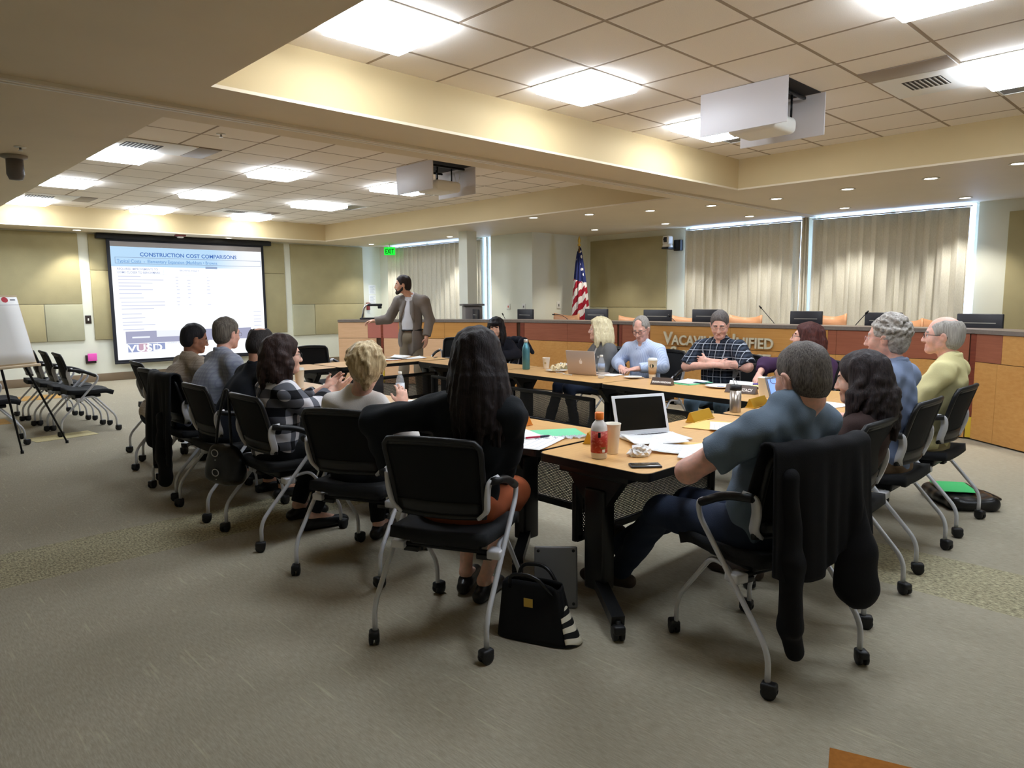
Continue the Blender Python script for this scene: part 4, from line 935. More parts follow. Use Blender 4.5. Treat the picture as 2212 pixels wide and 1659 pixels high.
def person(label, base, head, hyaw, hpitch=0, hroll=0, **o):
    """base (x, y, heading deg) = point on the floor under the pelvis; head = centre between the ears (world)"""
    bx, by, hd = base; a = rad(hd); t = thing('person', label, 'person', (bx, by, 0), a)
    inv = rotz(-a); L = lambda p: inv @ (np.asarray(p, float) - np.array([bx, by, 0]))
    g = o.get('girth', 1.0); sc = o.get('hs', 1.0); sw = o.get('sw', .185); stand = o.get('stand', False)
    H = L(head); R = rotz(rad(hyaw) - a) @ roty(rad(hpitch)) @ rotx(rad(hroll))
    pz = o.get('pz', .56 if not stand else .95); Pv = np.array([o.get('px', 0.0), 0, pz])
    Nk = H + R @ (np.array([-.030, 0, -.085]) * sc); base_n = H + np.array([0, 0, -.165 * sc]) + rotz(rad(hyaw) - a) @ np.array([-.055, 0, 0]) * .7
    if 'neck' in o: base_n = np.array(o['neck'])
    sy = rotz(rad(o.get('syaw', 0))); tilt = o.get('stilt', 0.0)
    Sc = base_n + np.array([-.012, 0, -.055]); lat = sy @ np.array([0, 1, 0]); lat = nz(lat + np.array([0, 0, tilt]))
    up = nz(Sc - Pv); fw = nz(np.cross(lat, up)); Rt = np.stack([fw, lat, nz(np.cross(fw, lat))], 1)
    Sh = {s: Sc + lat * s * sw + np.array([0, 0, -.012]) for s in (-1, 1)}
    Ch = Pv + (Sc - Pv) * .66; Ab = Pv + (Sc - Pv) * .33
    arms = {}
    for s, key in ((1, 'larm'), (-1, 'rarm')):
        ar = o.get(key) or dict(e=(.10, s * (sw + .07), pz + .17), w=(.30, s * .12, pz + .20))
        arms[s] = dict(e=np.array(ar['e'], float), w=np.array(ar['w'], float), hd=np.array(ar.get('hd', np.array(ar['w'], float) - np.array(ar['e'], float))), n=np.array(ar.get('n', (0, -s * .3, -1))), curl=ar.get('curl', .5), spread=ar.get('spread', .06), hand=ar.get('hand', True))
    legs = {}
    for s, key in ((1, 'lleg'), (-1, 'rleg')):
        if stand: dflt = dict(h=(0, s * .09, pz - .06), k=(.02, s * .11, .50), f=(0, s * .12, .085), toe=(.19, s * .15, .035))
        else: dflt = dict(h=(.02, s * .095, pz - .01), k=(.43, s * .14, .52), f=(.40, s * .13, .09), toe=(.60, s * .15, .035))
        lg = dict(dflt); lg.update(o.get(key) or {}); legs[s] = {k: np.array(v, float) for k, v in lg.items()}
    nr = o.get('nr', 0.0)
    def torso(B, gr, cut=None, low=True):
        B.ell(Pv + np.array([0, 0, .0]), (.115 * g + gr, .165 * g + gr, .12 + gr), Rt, .05, '+', cut); B.ell(Ab + fw * .02 * g, (.105 * g + gr, .150 * g + gr, .16 + gr), Rt, .06, '+', cut)
        B.ell(Ch, (.110 * g ** .6 + gr, .158 * g ** .6 + gr, .17 + gr), Rt, .06, '+', cut); B.cone(Sh[1] - lat * .035, Sh[-1] + lat * .035, .058 + gr, None, .05, '+', cut)
        B.cone(base_n + np.array([-.016, 0, -.012 + nr]), Sc + np.array([-.005, 0, -.06]), .058 * sc * o.get('nk', 1) + gr + .006, .080 + gr, .04, '+', cut)
        if o.get('bust'):
            for s in (-1, 1): B.ell(Ch + fw * .085 + lat * s * .07 + up * .02, (.06 + gr, .065 + gr, .065 + gr), Rt, .04)
        if o.get('belly'): B.ell(Ab + fw * (.05 + o['belly']), (.10 + gr, .14 + gr, .13 + gr), Rt, .06)
        for s in (-1, 1): B.cone(base_n + np.array([-.01, s * .03, .0]), Sh[s] + np.array([0, -s * .03, .012]), .040 + gr * .6, .050 + gr * .8, .05)
    def arm(B, s, gr, to=2.0, wr=0, flare=0):
        A = arms[s]; S0 = Sh[s]; af = o.get('armw', 1.0); f = min(1, to)
        e = S0 + (A['e'] - S0) * f; clip = None
        if to < 1: clip = [(e, A['e'] - S0)]
        B.cone(S0, e, .056 * af + gr, (.047 * af + (.009 * (1 - f)) + gr + flare), .035, '+', clip)
        if to > 1:
            f2 = to - 1; w = A['e'] + (A['w'] - A['e']) * f2; c2 = [(w, A['w'] - A['e'])] if wr else None
            B.cone(A['e'], w, .044 * af + gr, .044 * af + (.028 - .044 * af) * f2 + gr + (.008 if wr else 0), .03, '+', c2)
    # --- body: one continuous surface
    sk = o['skin']; B = Blob(o.get('vox', .0065))
    torso(B, -.014); head_parts(B, H, R, sc, True, o.get('jaw', 1.0), o.get('chub', 0)); B.cone(Nk, base_n + np.array([-.012, 0, -.03]), .052 * sc * o.get('nk', 1), .058 * sc * o.get('nk', 1), .03)
    for s in (-1, 1):
        arm(B, s, -.004)
        A = arms[s]
        if A['hand']: fingers(B, A['w'], A['hd'], A['n'], s if o.get('thumbflip') is None else -s, A['curl'], A['spread'], o.get('handsc', .97))
        lg = legs[s]; B.cone(lg['h'], lg['k'], .070, .048, .03); B.cone(lg['k'], lg['f'], .046, .032, .02); B.cone(lg['f'], lg['toe'], .03, .022, .02)
    def cls(P):
        q = ((P - H) @ R) / sc; x, y, z = q[:, 0], q[:, 1], q[:, 2]; m = np.zeros(len(P), int); ay = np.abs(y)
        ey = (np.hypot(ay - .031, z + .003) < .0125) & (x > .082); m[ey & (z < .006)] = 1; m[ey & (np.hypot(ay - .031, z + .003) < .0055)] = 2
        if o.get('lookdown'): m[ey] = 0
        m[(z < -.062) & (z > -.083) & (ay < .020 - np.abs(z + .0725) * .9) & (x > .083)] = 3
        m[(np.abs(z - .0235 + .25 * np.maximum(0, ay - .03)) < .0055) & (ay > .013) & (ay < .047) & (x > .06)] = 4
        return m
    lip = M('lips_' + sk.name, o.get('lip', (198, 142, 130)), .45); bodym = B.mesh('body', [sk, EYEW, EYED, lip, o.get('brow', o['hairm'])], None, cls)
    link('body', bodym, t)
    # --- clothes
    sh = o['shirt']; gr = sh.get('gr', .010); B = Blob(.0085); torso(B, gr)
    for s in (-1, 1): arm(B, s, gr + sh.get('sl', .002), sh.get('sleeve', 2.0) if isinstance(sh.get('sleeve', 2.0), float) else sh['sleeve'][0 if s > 0 else 1], 1, sh.get('flare', .004))
    if sh.get('hem'): # jacket skirt over the hips
        B.ell(Pv + np.array([-.005, 0, -sh['hem'] * .5]), (.128 * g + gr, .178 * g + gr, .13 + sh['hem'] * .5), Rt, .05)
    B.ell(base_n + np.array([sh.get('nx', .042), 0, sh.get('nz', .045)]) + fw * sh.get('vneck', 0) * .5, (.068 + sh.get('vneck', 0), .060 + sh.get('nk', 0), .055 + sh.get('vneck', 0) * 1.2), None, .012, '-')
    if sh.get('open'): # open front shows the shirt beneath
        ow = sh['open']; B.path([base_n + fw * .07, Ch + fw * .165, Ab + fw * .175 * g, Pv + fw * .19 - up * .10, Pv + fw * .20 - up * .34], [ow * .6, ow * .95, ow, ow * 1.1, ow * 1.5], .012, '-')
    shm = link('shirt' if not sh.get('name') else sh['name'], B.mesh('shirt', [sh['m']], wrinkle(sh.get('wr', .005), len(PEOPLE) + 3)), t)
    if sh.get('collar'):
        B = Blob(.006); n = 14
        cp = [base_n + np.array([-.012, 0, -.005]) + rotz(rad(hyaw * 0)) @ np.array([.066 * math.cos(k), .064 * math.sin(k), .010 - .018 * math.cos(k)]) for k in np.linspace(.45, 2 * PI - .45, n)]
        for i in range(n - 1): B.cone(cp[i], cp[i + 1], .0095, None, .004); B.cone(cp[i] + np.array([0, 0, .026]) * 1.0 - (cp[i] - base_n) * .1, cp[i + 1] + np.array([0, 0, .026]) - (cp[i + 1] - base_n) * .1, .0085, None, .02)
        for e in (cp[0], cp[-1]): B.cone(e, e + fw * .03 + np.array([0, 0, -.03]), .009, .006, .008)
        link('collar', B.mesh('collar', [sh['collar']]), t)
    if sh.get('under'):
        B = Blob(.0085); torso(B, gr - .010, [(Pv + up * .075, -up)] if stand else None); B.ell(base_n + np.array([.035, 0, .05]), (.066, .055, .055), None, .012, '-'); link('undershirt', B.mesh('undershirt', [sh['under']], wrinkle(.003, 5)), t)
    if stand:
        b = MB(); b.tube([tuple(Pv + up * .075 + Rt @ np.array([(.120 * g + .004) * math.cos(k), (.168 * g + .004) * math.sin(k), 0])) for k in np.linspace(0, 2 * PI, 41)[:-1]], .014, 8, closed=True); b.obj('belt', LEATHER_, t)
        for s in (-1, 1):
            p = [base_n + np.array([-.02, s * .062, .012]), base_n + fw * .075 + lat * s * .055 - up * .06, Ch + fw * .132 + lat * s * .085, Ab + fw * .128 + lat * s * (sh['open'] + .012) + up * .03]
            b = MB(); b.sweep([tuple(q) for q in p], [(-.006, -.03), (.006, -.03), (.006, .03), (-.006, .03)], up0=tuple(fw), smooth=True, scale=[.7, 1, 1, .35]); b.obj('lapel', sh['m'], t)
    # trousers
    B = Blob(.009); B.ell(Pv + np.array([0, 0, -.02]), (.128 * g, .176 * g, .115), None, .04)
    for s in (-1, 1):
        lg = legs[s]; lw = o.get('legw', 1.0); B.cone(Pv + (lg['h'] - Pv) * .9, lg['k'], .086 * lw * g ** .5, .064 * lw, .04); end = lg['k'] + (lg['f'] - lg['k']) * o.get('cuff', .96)
        B.cone(lg['k'], end, .062 * lw, .050 * lw, .03, '+', [(end, lg['f'] - lg['k'])])
    link('trousers', B.mesh('trousers', [o['pants']], wrinkle(.005, len(PEOPLE) + 31)), t)
    for s in (-1, 1):
        lg = legs[s]; B = Blob(.007); f, te = lg['f'], lg['toe']; d = nz(np.array([te[0] - f[0], te[1] - f[1], 0])); heel = np.array([f[0], f[1], te[2]]) - d * .045
        B.cone(heel, te, .036, .034, .02); B.cone(np.array([f[0], f[1], te[2] + .02]), te + np.array([0, 0, .005]), .040, .028, .02); B.cone(te, te + d * .02, .034, .024, .01)
        B.ell(te - d * .05 + np.array([0, 0, -.135 - te[2] * 0]), (.3, .3, .10), None, .004, '-'); link('shoe', B.mesh('shoe', [o.get('shoe', SHOE)]), t)
    # hair
    W = lambda p: H + R @ (np.array(p) * sc)
    hairs(o, W, R, sc, H, base_n, t)
    if o.get('glasses'):
        b = MB(); gm = o['glasses']; r = .0019 if gm is LENS_ else .0013
        for s in (-1, 1):
            cx = s * .032; ring = [W((.103 - .16 * abs(cx + .021 * math.cos(k) ) ** 1.6, cx + .020 * math.cos(k), -.004 + .014 * math.sin(k))) for k in np.linspace(0, 2 * PI, 17)[:-1]]; b.tube([tuple(p) for p in ring], r, 6, closed=True)
            b.tube([tuple(W(p)) for p in ((.092, s * .053, .002), (.07, s * .074, .003), (-.01, s * .083, .004), (-.03, s * .082, -.012))], r, 6)
        b.tube([tuple(W(p)) for p in ((.102, -.012, .0), (.108, 0, .003), (.102, .012, .0))], r, 6); b.obj('glasses', gm, t)
    PEOPLE.append(t); return t
def hairs(o, W, R, sc, H, base_n, t):
    st = o.get('hair', 'short'); m = o['hairm']; rg = np.random.RandomState(o.get('hseed', 1) + 11); B = Blob(.0065 if st != 'curly' else .006)
    def cap(gr=.010, back=True, hairline=.055, sideb=0.0, bald=0):
        B.ell(W((-.018, 0, .036)), np.array([.100 + gr, .077 + gr, .092 + gr]) * sc, R, .02)
        if back: B.ell(W((-.045, 0, -.025)), np.array([.070 + gr * .8, .070 + gr * .6, .075]) * sc, R, .03)
        B.ell(W((.105, 0, hairline - .10)), np.array([.085, .090, .105]) * sc, R, .02, '-')                # clear the face
        for s in (-1, 1): B.ell(W((.014, s * .096, -.048)), np.array([.048 - sideb, .036, .066]) * sc, R, .012, '-')
        B.ell(W((.02, 0, -.150)), np.array([.12, .10, .075]) * sc, R, .02, '-')
    def locks(n, a0, a1, z0, length, r0, r1, wave=.01, out=.012, fall=None):
        """long strands from the scalp; a = angle round the head (0 = face, pi = nape)"""
        for i in range(n):
            a = a0 + (a1 - a0) * (i + rg.uniform(-.4, .4)) / n; el = rg.uniform(*z0); ca, sa = math.cos(a), math.sin(a); ce, se = math.cos(el), math.sin(el)
            p = np.array([-.018 + (.100 + out) * ca * ce, (.078 + out) * sa * ce, .036 + (.092 + out * .5) * se]); pts = [W(p)]; ln = length * rg.uniform(.85, 1.08); ph = rg.uniform(0, 6.28); q = np.array([-.018 + (.105 + out) * ca, (.083 + out) * sa, -.02]); 
            if el > .55: c2, s2 = math.cos(el * .55), math.sin(el * .55); pts.append(W((-.018 + (.102 + out) * ca * c2, (.080 + out) * sa * c2, .036 + (.093 + out) * s2)))
            if el > .15: pts.append(W(q))
            last = pts[-1]; dirn = np.array([0, 0, -1.0]); rad_ = (R @ np.array([ca, sa, 0.0])); n_ = 5
            for k in range(1, n_ + 1):
                f = k / n_; off = rad_ * (.006 + .02 * math.sin(f * 2.2)) + np.asarray(o.get('drift', (0, 0, 0))) * f + rad_ * o.get('hflare', 0) * f + wave * np.array([math.sin(5 * f + ph), math.cos(4 * f + ph), 0]); nx = last + dirn * ln * f + off
                if fall is not None: nx = fall(nx, f)
                pts.append(nx)
            rs = np.linspace(r0, r1, len(pts)) * rg.uniform(.85, 1.2); B.path(pts, list(rs), .010)
    wr = wrinkle(.0026, 17, 2.6, .12) if st not in ('curly', 'pixie') else wrinkle(.0028, 17, 2.6, .4)
    if st == 'short':
        cap(o.get('hgr', .009), True, o.get('hairline', .062))
        if o.get('recede'): B.ell(W((.085, 0, .095)), np.array([.055, .05, .04]) * sc, R, .02, '-')
        if o.get('crown'): B.ell(W((-.075, 0, .120)), np.array([.045, .040, .036]) * sc, R, .012, '-')
    elif st == 'fringe':                                  # bald top, hair round the sides and back
        cap(.008, True, .05); B.ell(W((.03, 0, .155)), np.array([.150, .064, .100]) * sc, R, .02, '-')
    elif st == 'crownbald':
        cap(.009, True, .06); B.ell(W((-.070, 0, .135)), np.array([.062, .052, .060]) * sc, R, .015, '-')
    elif st == 'curly':
        cap(.008, True, .066); 
        for i in range(420):
            a = rg.uniform(.75, 2 * PI - .75); el = rg.uniform(-.75, 1.5)
            if abs(a - PI) > 1.75 and el < -.05: continue
            p = np.array([-.018 + .112 * math.cos(a) * math.cos(el), .090 * math.sin(a) * math.cos(el), .036 + .104 * math.sin(el)]); B.ell(W(p), [rg.uniform(.006, .0115)] * 3, None, .004)
        wr = wrinkle(.003, 9, 3)
    elif st == 'pixie':                                   # short layered crop with a tapered nape
        cap(.020, True, .05); B.ell(W((-.085, 0, .02)), np.array([.052, .075, .085]) * sc, R, .03)
        for i in range(64):
            a = rg.uniform(1.0, 2 * PI - 1.0); el = rg.uniform(.25, 1.3); p = np.array([-.018 + .122 * math.cos(a) * math.cos(el), .100 * math.sin(a) * math.cos(el), .036 + .112 * math.sin(el)]); ln = rg.uniform(.06, .11)
            q = np.array([-.018 + .130 * math.cos(a), .104 * math.sin(a), p[2] - ln]); B.path([W(p), W((p + q) / 2 + np.array([math.cos(a), math.sin(a), 0]) * .012), W(q * np.array([.93, .9, 1]))], [.009, .011, .005], .007)
        for s in np.linspace(-.030, .030, 5): B.path([W((-.10, s, -.03)), W((-.085, s * .7, -.085)), W((-.070, s * .45, -.125))], [.016, .013, .006], .012)
    else:                                                 # long styles
        ln = o.get('hlen', .34); cap(.016, True, o.get('hairline', .062), o.get('sideb', .0)); fall = o.get('fall')
        B.ell(W((-.055, 0, -.04)), np.array([.075, .080, .105]) * sc, R, .03); f0 = o.get('hfront', 1.15)
        locks(o.get('nl', 34), f0, 2 * PI - f0, (-.3, .55), ln, o.get('lr', .026), .010, o.get('wave', .010), .008, fall)
        locks(20, 1.7, 2 * PI - 1.7, (-.4, .2), ln * .95, .034, .016, o.get('wave', .010), -.012, fall)
        locks(o.get('ns', 56), max(.9, f0), 2 * PI - max(.9, f0), (.45, 1.42), ln * .8, .0095, .005, o.get('wave', .010), .016, fall)
        if o.get('bangs'):
            for y in np.linspace(-.055, .055, 11): B.path([W((.035, y * .8, .115)), W((.095 - y * y * 6, y, .075)), W((.102 - y * y * 10, y * 1.05, .040))], [.014, .013, .007], .010)
        if o.get('sweep'):
            for s in (-1, 1):
                for k in range(5): B.path([W((.03, s * .01, .125)), W((.075 - .012 * k, s * (.045 + .004 * k), .085)), W((.060 - .015 * k, s * (.085), .01)), W((.045 - .015 * k, s * .094, -.075 - ln * .3))], [.014, .016, .016, .012], .010)
    link('hair', B.mesh('hair', [m], wr), t)
    if o.get('beard'):
        B = Blob(.005); 
        for s in (-1, 1): B.path([W((.0, s * .068, -.030)), W((.022, s * .062, -.072)), W((.062, s * .028, -.104)), W((.080, 0, -.112))], [.010, .016, .020, .022], .015)
        B.path([W((.088, -.026, -.085)), W((.100, -.012, -.056)), W((.101, .012, -.056)), W((.088, .026, -.085))], [.008, .006, .006, .008], .006); B.ell(W((.081, 0, -.105)), np.array([.024, .026, .026]) * sc, R, .01)
        link('beard', B.mesh('beard', [o['beard']], wrinkle(.002, 4, 3)), t)
# ---------------------------------------------------------------- the people
SK_L = skin('skin_light', (226, 184, 164)); SK_P = skin('skin_pink', (228, 180, 162)); SK_T = skin('skin_tan', (208, 160, 134)); SK_B = skin('skin_brown', (152, 108, 86)); SK_A = skin('skin_warm', (230, 188, 164))
JEANS = cloth('denim_dark', (40, 48, 66)); JEANSL = cloth('denim_light', (104, 126, 144)); BLACKC = cloth('cloth_black', (17, 18, 20), .1); NAVYC = cloth('cloth_navy', (28, 34, 44), .1); KHAKI = cloth('cloth_khaki', (150, 134, 96)); GREYP_ = cloth('trouser_grey', (142, 130, 112))
def foot(hx, hy, tx, ty): return dict(f=(hx, hy, .09), toe=(tx, ty, .035))
# woman in black, nearest, seen from behind, elbow out over the next chair
person('woman with long dark hair in a black cardigan, back to the camera', (2.02, 2.47, 27), (2.06, 2.37, 1.235), 58, 4, 0, skin=SK_L, hairm=hairm('hair_dark_brown', (20, 14, 14), (36, 26, 26)), hair='long', hlen=.33, nl=66, lr=.020, wave=.010, hs=1.0, girth=1.0, sw=.155, px=.03, pz=.57, drift=(.0, -.017, 0), hflare=.020,
       shirt=dict(m=cloth('cardigan_black', (24, 27, 31), .12), gr=.015, sleeve=2.0, wr=.007), pants=cloth('rust_skirt', (158, 84, 52), .1), legw=1.25, cuff=.18, armw=1.05, stilt=.03,
       larm=dict(e=(-.04, .40, .93), w=(.04, .36, .70), curl=.6), rarm=dict(e=(.06, -.22, .80), w=(.22, -.14, .64)), rleg=dict(k=(.40, -.14, .52), f=(.24, -.03, .10), toe=(.40, -.05, .035)), lleg=dict(k=(.44, .12, .52), f=(.32, .10, .10), toe=(.50, .12, .035)), vox=.0075)
person('woman with short blonde hair in a white top, seen from behind', (2.10, 3.44, 26), (2.14, 3.40, 1.125), 58, 6, 0, skin=SK_L, hairm=hairm('hair_blonde_ash', (150, 122, 84), (222, 202, 160), .4, (60, 60, 14)), hair='pixie', sw=.150, px=.02, pz=.54, hs=.97, shirt=dict(m=cloth('knit_white', (214, 210, 206), .04), gr=.010, sleeve=1.9, nk=.012), pants=BLACKC, neck=None or (.035, .02, .965),
       rarm=dict(e=(.14, -.24, .72), w=(.34, -.10, .86), hd=(.2, .1, .9), n=(.6, .6, 0), curl=.7), larm=dict(e=(.14, .26, .72), w=(.38, .12, .76), n=(0, 0, -1)))
person('woman with glasses in a black and white checked shirt, gesturing', (2.00, 4.33, 0), (2.09, 4.27, 1.15), -10, 0, 0, skin=SK_L, hairm=hairm('hair_brown_dark', (30, 20, 18), (60, 42, 38)), hair='long', hlen=.17, nl=34, wave=.012, lr=.026, hfront=1.35, hs=.98, sw=.152, px=.02, pz=.54, glasses=LENS_,
       shirt=dict(m=plaid('checked_flannel', (212, 210, 214), (98, 100, 108), (22, 22, 26), .112, .1, (1.0, .9, 0), (0, 0, 1), True), gr=.014, sleeve=1.75, wr=.006), pants=BLACKC, rarm=dict(e=(.16, -.24, .80), w=(.36, -.19, .915), hd=(.8, -.25, .35), n=(-.25, .6, .5), curl=.28, spread=.14), larm=dict(e=(.2, .2, .76), w=(.42, .02, .90), hd=(.7, -.3, .5), n=(0, -.8, .3), curl=.45),
       rleg=dict(k=(.40, -.15, .52), f=(.18, -.16, .10), toe=(.38, -.20, .035)), lleg=dict(k=(.42, .13, .52), f=(.22, .12, .10), toe=(.40, .10, .035)))
person('balding man in a black jacket leaning on the table', (2.00, 5.16, 0), (2.30, 5.06, 1.17), 24, 22, 0, skin=SK_T, hairm=hairm('hair_black_short', (26, 22, 22), (46, 40, 38)), hair='crownbald', girth=1.12, sw=.195, px=.01, pz=.55, shirt=dict(m=cloth('jacket_black', (22, 25, 31), .1), gr=.022, sleeve=1.95, wr=.006, collar=cloth('jacket_black', (22, 25, 31))), pants=BLACKC,
       larm=dict(e=(.34, .30, .84), w=(.42, .17, 1.03), hd=(.0, -.1, 1), n=(.3, -.9, 0), curl=1.1), rarm=dict(e=(.30, -.27, .78), w=(.52, -.06, .79)))
person('man with greying hair and glasses in a blue-grey shirt, seen from behind', (2.02, 5.86, 0), (2.34, 5.77, 1.235), 16, 4, 0, skin=SK_P, hairm=hairm('hair_grey_brown', (66, 60, 54), (120, 112, 102)), hair='short', girth=1.05, sw=.195, px=.01, pz=.55, glasses=LENSG, shirt=dict(m=plaid('shirt_blue_grey', (150, 156, 172), (162, 168, 182), (136, 142, 160), .03, .14, (0, 1, 0), (0, 0, 1)), gr=.014, sleeve=1.9, wr=.005, collar=cloth('collar_blue_grey', (148, 154, 168))), pants=NAVYC,
       larm=dict(e=(.34, .27, .80), w=(.52, .06, .79)), rarm=dict(e=(.30, -.27, .80), w=(.50, -.06, .79)))
person('dark-haired man with glasses in a tan striped shirt, in profile', (2.08, 6.64, 0), (2.36, 6.53, 1.165), -12, 12, 0, skin=SK_B, hairm=hairm('hair_black_blue', (20, 20, 24), (40, 38, 42)), hair='short', hairline=.07, girth=1.12, sw=.205, px=-.04, pz=.53, glasses=LENSG, shirt=dict(m=plaid('shirt_tan_check', (176, 166, 152), (164, 153, 140), (146, 134, 122), .045, .12, (.2, 1, 0), (0, 0, 1)), gr=.016, sleeve=1.6, wr=.007, collar=cloth('collar_tan', (170, 158, 144))), pants=NAVYC,
       larm=dict(e=(.34, .27, .78), w=(.52, .06, .78)), rarm=dict(e=(.30, -.27, .76), w=(.50, -.06, .78)))
# right side
person('grey-haired man with glasses in a slate blue T-shirt, back to the camera', (2.74, 1.33, 76), (2.775, 1.225, 1.18), 70, 10, 0, skin=SK_P, hairm=hairm('hair_salt_pepper', (62, 57, 54), (128, 120, 114), .6, (240, 240, 40)), hair='short', hgr=.005, hairline=.05, girth=1.10, sw=.20, px=.02, pz=.545, hs=1.07, jaw=1.1, nk=1.12, glasses=LENSG, armw=1.1, neck=(-.075, -.01, 1.045), nr=.02,
       shirt=dict(m=cloth('tshirt_slate', (98, 112, 126), .06), gr=.014, sleeve=.62, flare=.012, wr=.007, nk=-.006, nz=.085, nx=.066), pants=JEANS, shoe=SHOEB, larm=dict(e=(.12, .33, .80), w=(.31, .13, .775), curl=.6), rarm=dict(e=(.14, -.30, .80), w=(.34, -.08, .775), curl=.6),
       legw=1.15, cuff=1.03, lleg=dict(k=(.46, .16, .52), f=(.80, .12, .12), toe=(.95, .22, .06)), rleg=dict(k=(.46, -.02, .53), f=(.98, -.01, .16), toe=(1.14, .06, .22)), vox=.006)
person('woman with long wavy dark hair on the right, turned to the screen', (3.58, 1.36, 92), (3.60, 1.30, 1.095), 98, 6, 0, skin=SK_L, hairm=hairm('hair_wavy_black', (24, 20, 22), (58, 48, 48)), hair='long', hlen=.26, nl=42, wave=.022, lr=.026, sw=.15, px=.02, pz=.53, hs=.98, shirt=dict(m=cloth('top_dark_brown', (60, 46, 44), .1), gr=.012, sleeve=1.9), pants=BLACKC, shoe=SHOEB, hfront=1.35)
person('man with curly grey hair and glasses in a blue shirt', (4.40, 1.42, 90), (4.37, 1.44, 1.255), 96, 0, 0, skin=SK_P, hairm=hairm('hair_curly_grey', (128, 120, 112), (196, 190, 182), .6, (50, 50, 50)), hair='curly', girth=1.1, sw=.20, px=.0, pz=.545, glasses=M('spectacle_clear', (206, 170, 170), .2), shirt=dict(m=cloth('shirt_chambray', (128, 142, 170), .07), gr=.014, sleeve=1.9, wr=.006, collar=cloth('shirt_chambray', (120, 138, 172))), pants=cloth('chino_brown', (126, 104, 82)), shoe=SHOEB)
person('bald man with grey sides and glasses in a yellow shirt', (5.20, 1.44, 92), (5.21, 1.38, 1.235), 106, -2, 0, skin=SK_P, hairm=hairm('hair_grey_trim', (140, 134, 126), (190, 184, 176)), hair='fringe', girth=1.1, sw=.195, px=.0, pz=.54, glasses=LENS_, shirt=dict(m=cloth('shirt_yellow', (218, 209, 156), .05), gr=.014, sleeve=1.2, wr=.006, flare=.01, collar=cloth('shirt_yellow', (218, 209, 156))), pants=KHAKI, shoe=SHOEB)
# far side
person('woman with long auburn hair and glasses in purple, looking up', (6.12, 2.68, 165), (6.02, 2.63, 1.14), 112, -12, 0, skin=SK_P, hairm=hairm('hair_auburn', (50, 24, 24), (92, 50, 44)), hair='long', hlen=.22, nl=36, lr=.027, wave=.008, hairline=.062, hfront=1.3, sw=.175, px=.01, pz=.52, glasses=LENS_, shirt=dict(m=cloth('top_purple', (66, 44, 74), .1), gr=.014, sleeve=1.55), pants=BLACKC, hs=1.0,
       larm=dict(e=(.12, .30, .78), w=(.36, .16, .79)), rarm=dict(e=(.12, -.32, .88), w=(.26, -.26, .80)))
person('man with glasses in a dark plaid shirt, arms crossed, looking down', (6.20, 3.50, 190), (6.08, 3.48, 1.235), 204, 20, 0, skin=SK_P, hairm=hairm('hair_grey_dark', (72, 66, 64), (118, 110, 106)), hair='short', hgr=.008, hairline=.07, girth=1.12, sw=.185, px=.01, pz=.56, glasses=LENSG, lookdown=True, armw=1.12, chub=.003,
       shirt=dict(m=plaid('plaid_dark', (22, 26, 36), (54, 62, 76), (176, 182, 192), .062, .10, (.45, .9, 0), (0, 0, 1)), gr=.016, sleeve=.97, flare=.016, wr=.005, collar=plaid('plaid_dark', 0, 0, 0, 1)), pants=JEANSL,
       larm=dict(e=(.17, .29, .85), w=(.245, -.07, .90), hd=(-.35, -1, .0), n=(-1, .2, 0), curl=.35), rarm=dict(e=(.19, -.29, .83), w=(.30, .06, .865), hd=(-.45, 1, .0), n=(-1, -.2, 0), curl=.35))
person('grey-haired man with glasses in a light blue striped shirt, reading', (6.25, 4.40, 182), (6.08, 4.38, 1.175), 192, 22, 0, skin=SK_P, hairm=hairm('hair_grey_light', (128, 122, 114), (172, 166, 158)), hair='short', hgr=.006, hairline=.075, recede=True, sw=.19, px=.01, pz=.55, glasses=LENS_, lookdown=True, shirt=dict(m=striped('shirt_blue_stripe', (180, 196, 226), (202, 214, 238), .016, (.5, .9, 0), .5), gr=.014, sleeve=1.9, wr=.005, collar=cloth('collar_blue', (190, 204, 230))), pants=NAVYC,
       larm=dict(e=(.16, .28, .80), w=(.36, .10, .775)), rarm=dict(e=(.16, -.28, .80), w=(.36, -.10, .775)))
person('blonde woman in a grey cardigan, head turned to the screen', (6.22, 5.02, 155), (6.12, 4.97, 1.15), 136, -4, 0, skin=SK_L, hairm=hairm('hair_blonde_light', (206, 190, 142), (242, 232, 198), .4), hair='long', hlen=.16, nl=50, lr=.018, wave=.003, hfront=1.05, sweep=True, sw=.17, px=.01, pz=.54, shirt=dict(m=cloth('cardigan_grey', (116, 116, 116), .07), gr=.014, sleeve=1.9, open=.035, under=cloth('tee_white', (206, 204, 200)), wr=.005), pants=JEANS, shoe=M('boot_grey', (70, 68, 68), .5),
       rleg=dict(k=(.46, -.12, .52), f=(.60, -.10, .10), toe=(.80, -.08, .035)), lleg=dict(k=(.45, .12, .52), f=(.36, .10, .09), toe=(.55, .10, .035)))
person('young woman with straight black hair and bangs in a dark jacket', (6.34, 6.86, 218), (6.26, 6.80, 1.12), 214, 9, 0, skin=SK_A, hairm=hairm('hair_black_straight', (14, 13, 17), (34, 32, 38), .35), hair='long', hlen=.22, nl=34, lr=.024, wave=.004, hfront=.95, bangs=True, sw=.165, px=.01, pz=.53, lookdown=True, hs=.98, shirt=dict(m=cloth('jacket_charcoal', (32, 33, 42), .12), gr=.018, sleeve=1.9, wr=.005, under=cloth('tee_lilac', (104, 100, 120))), pants=BLACKC, lip=(190, 96, 96),
       larm=dict(e=(.14, .27, .78), w=(.34, .10, .775)), rarm=dict(e=(.14, -.27, .78), w=(.34, -.10, .775)))
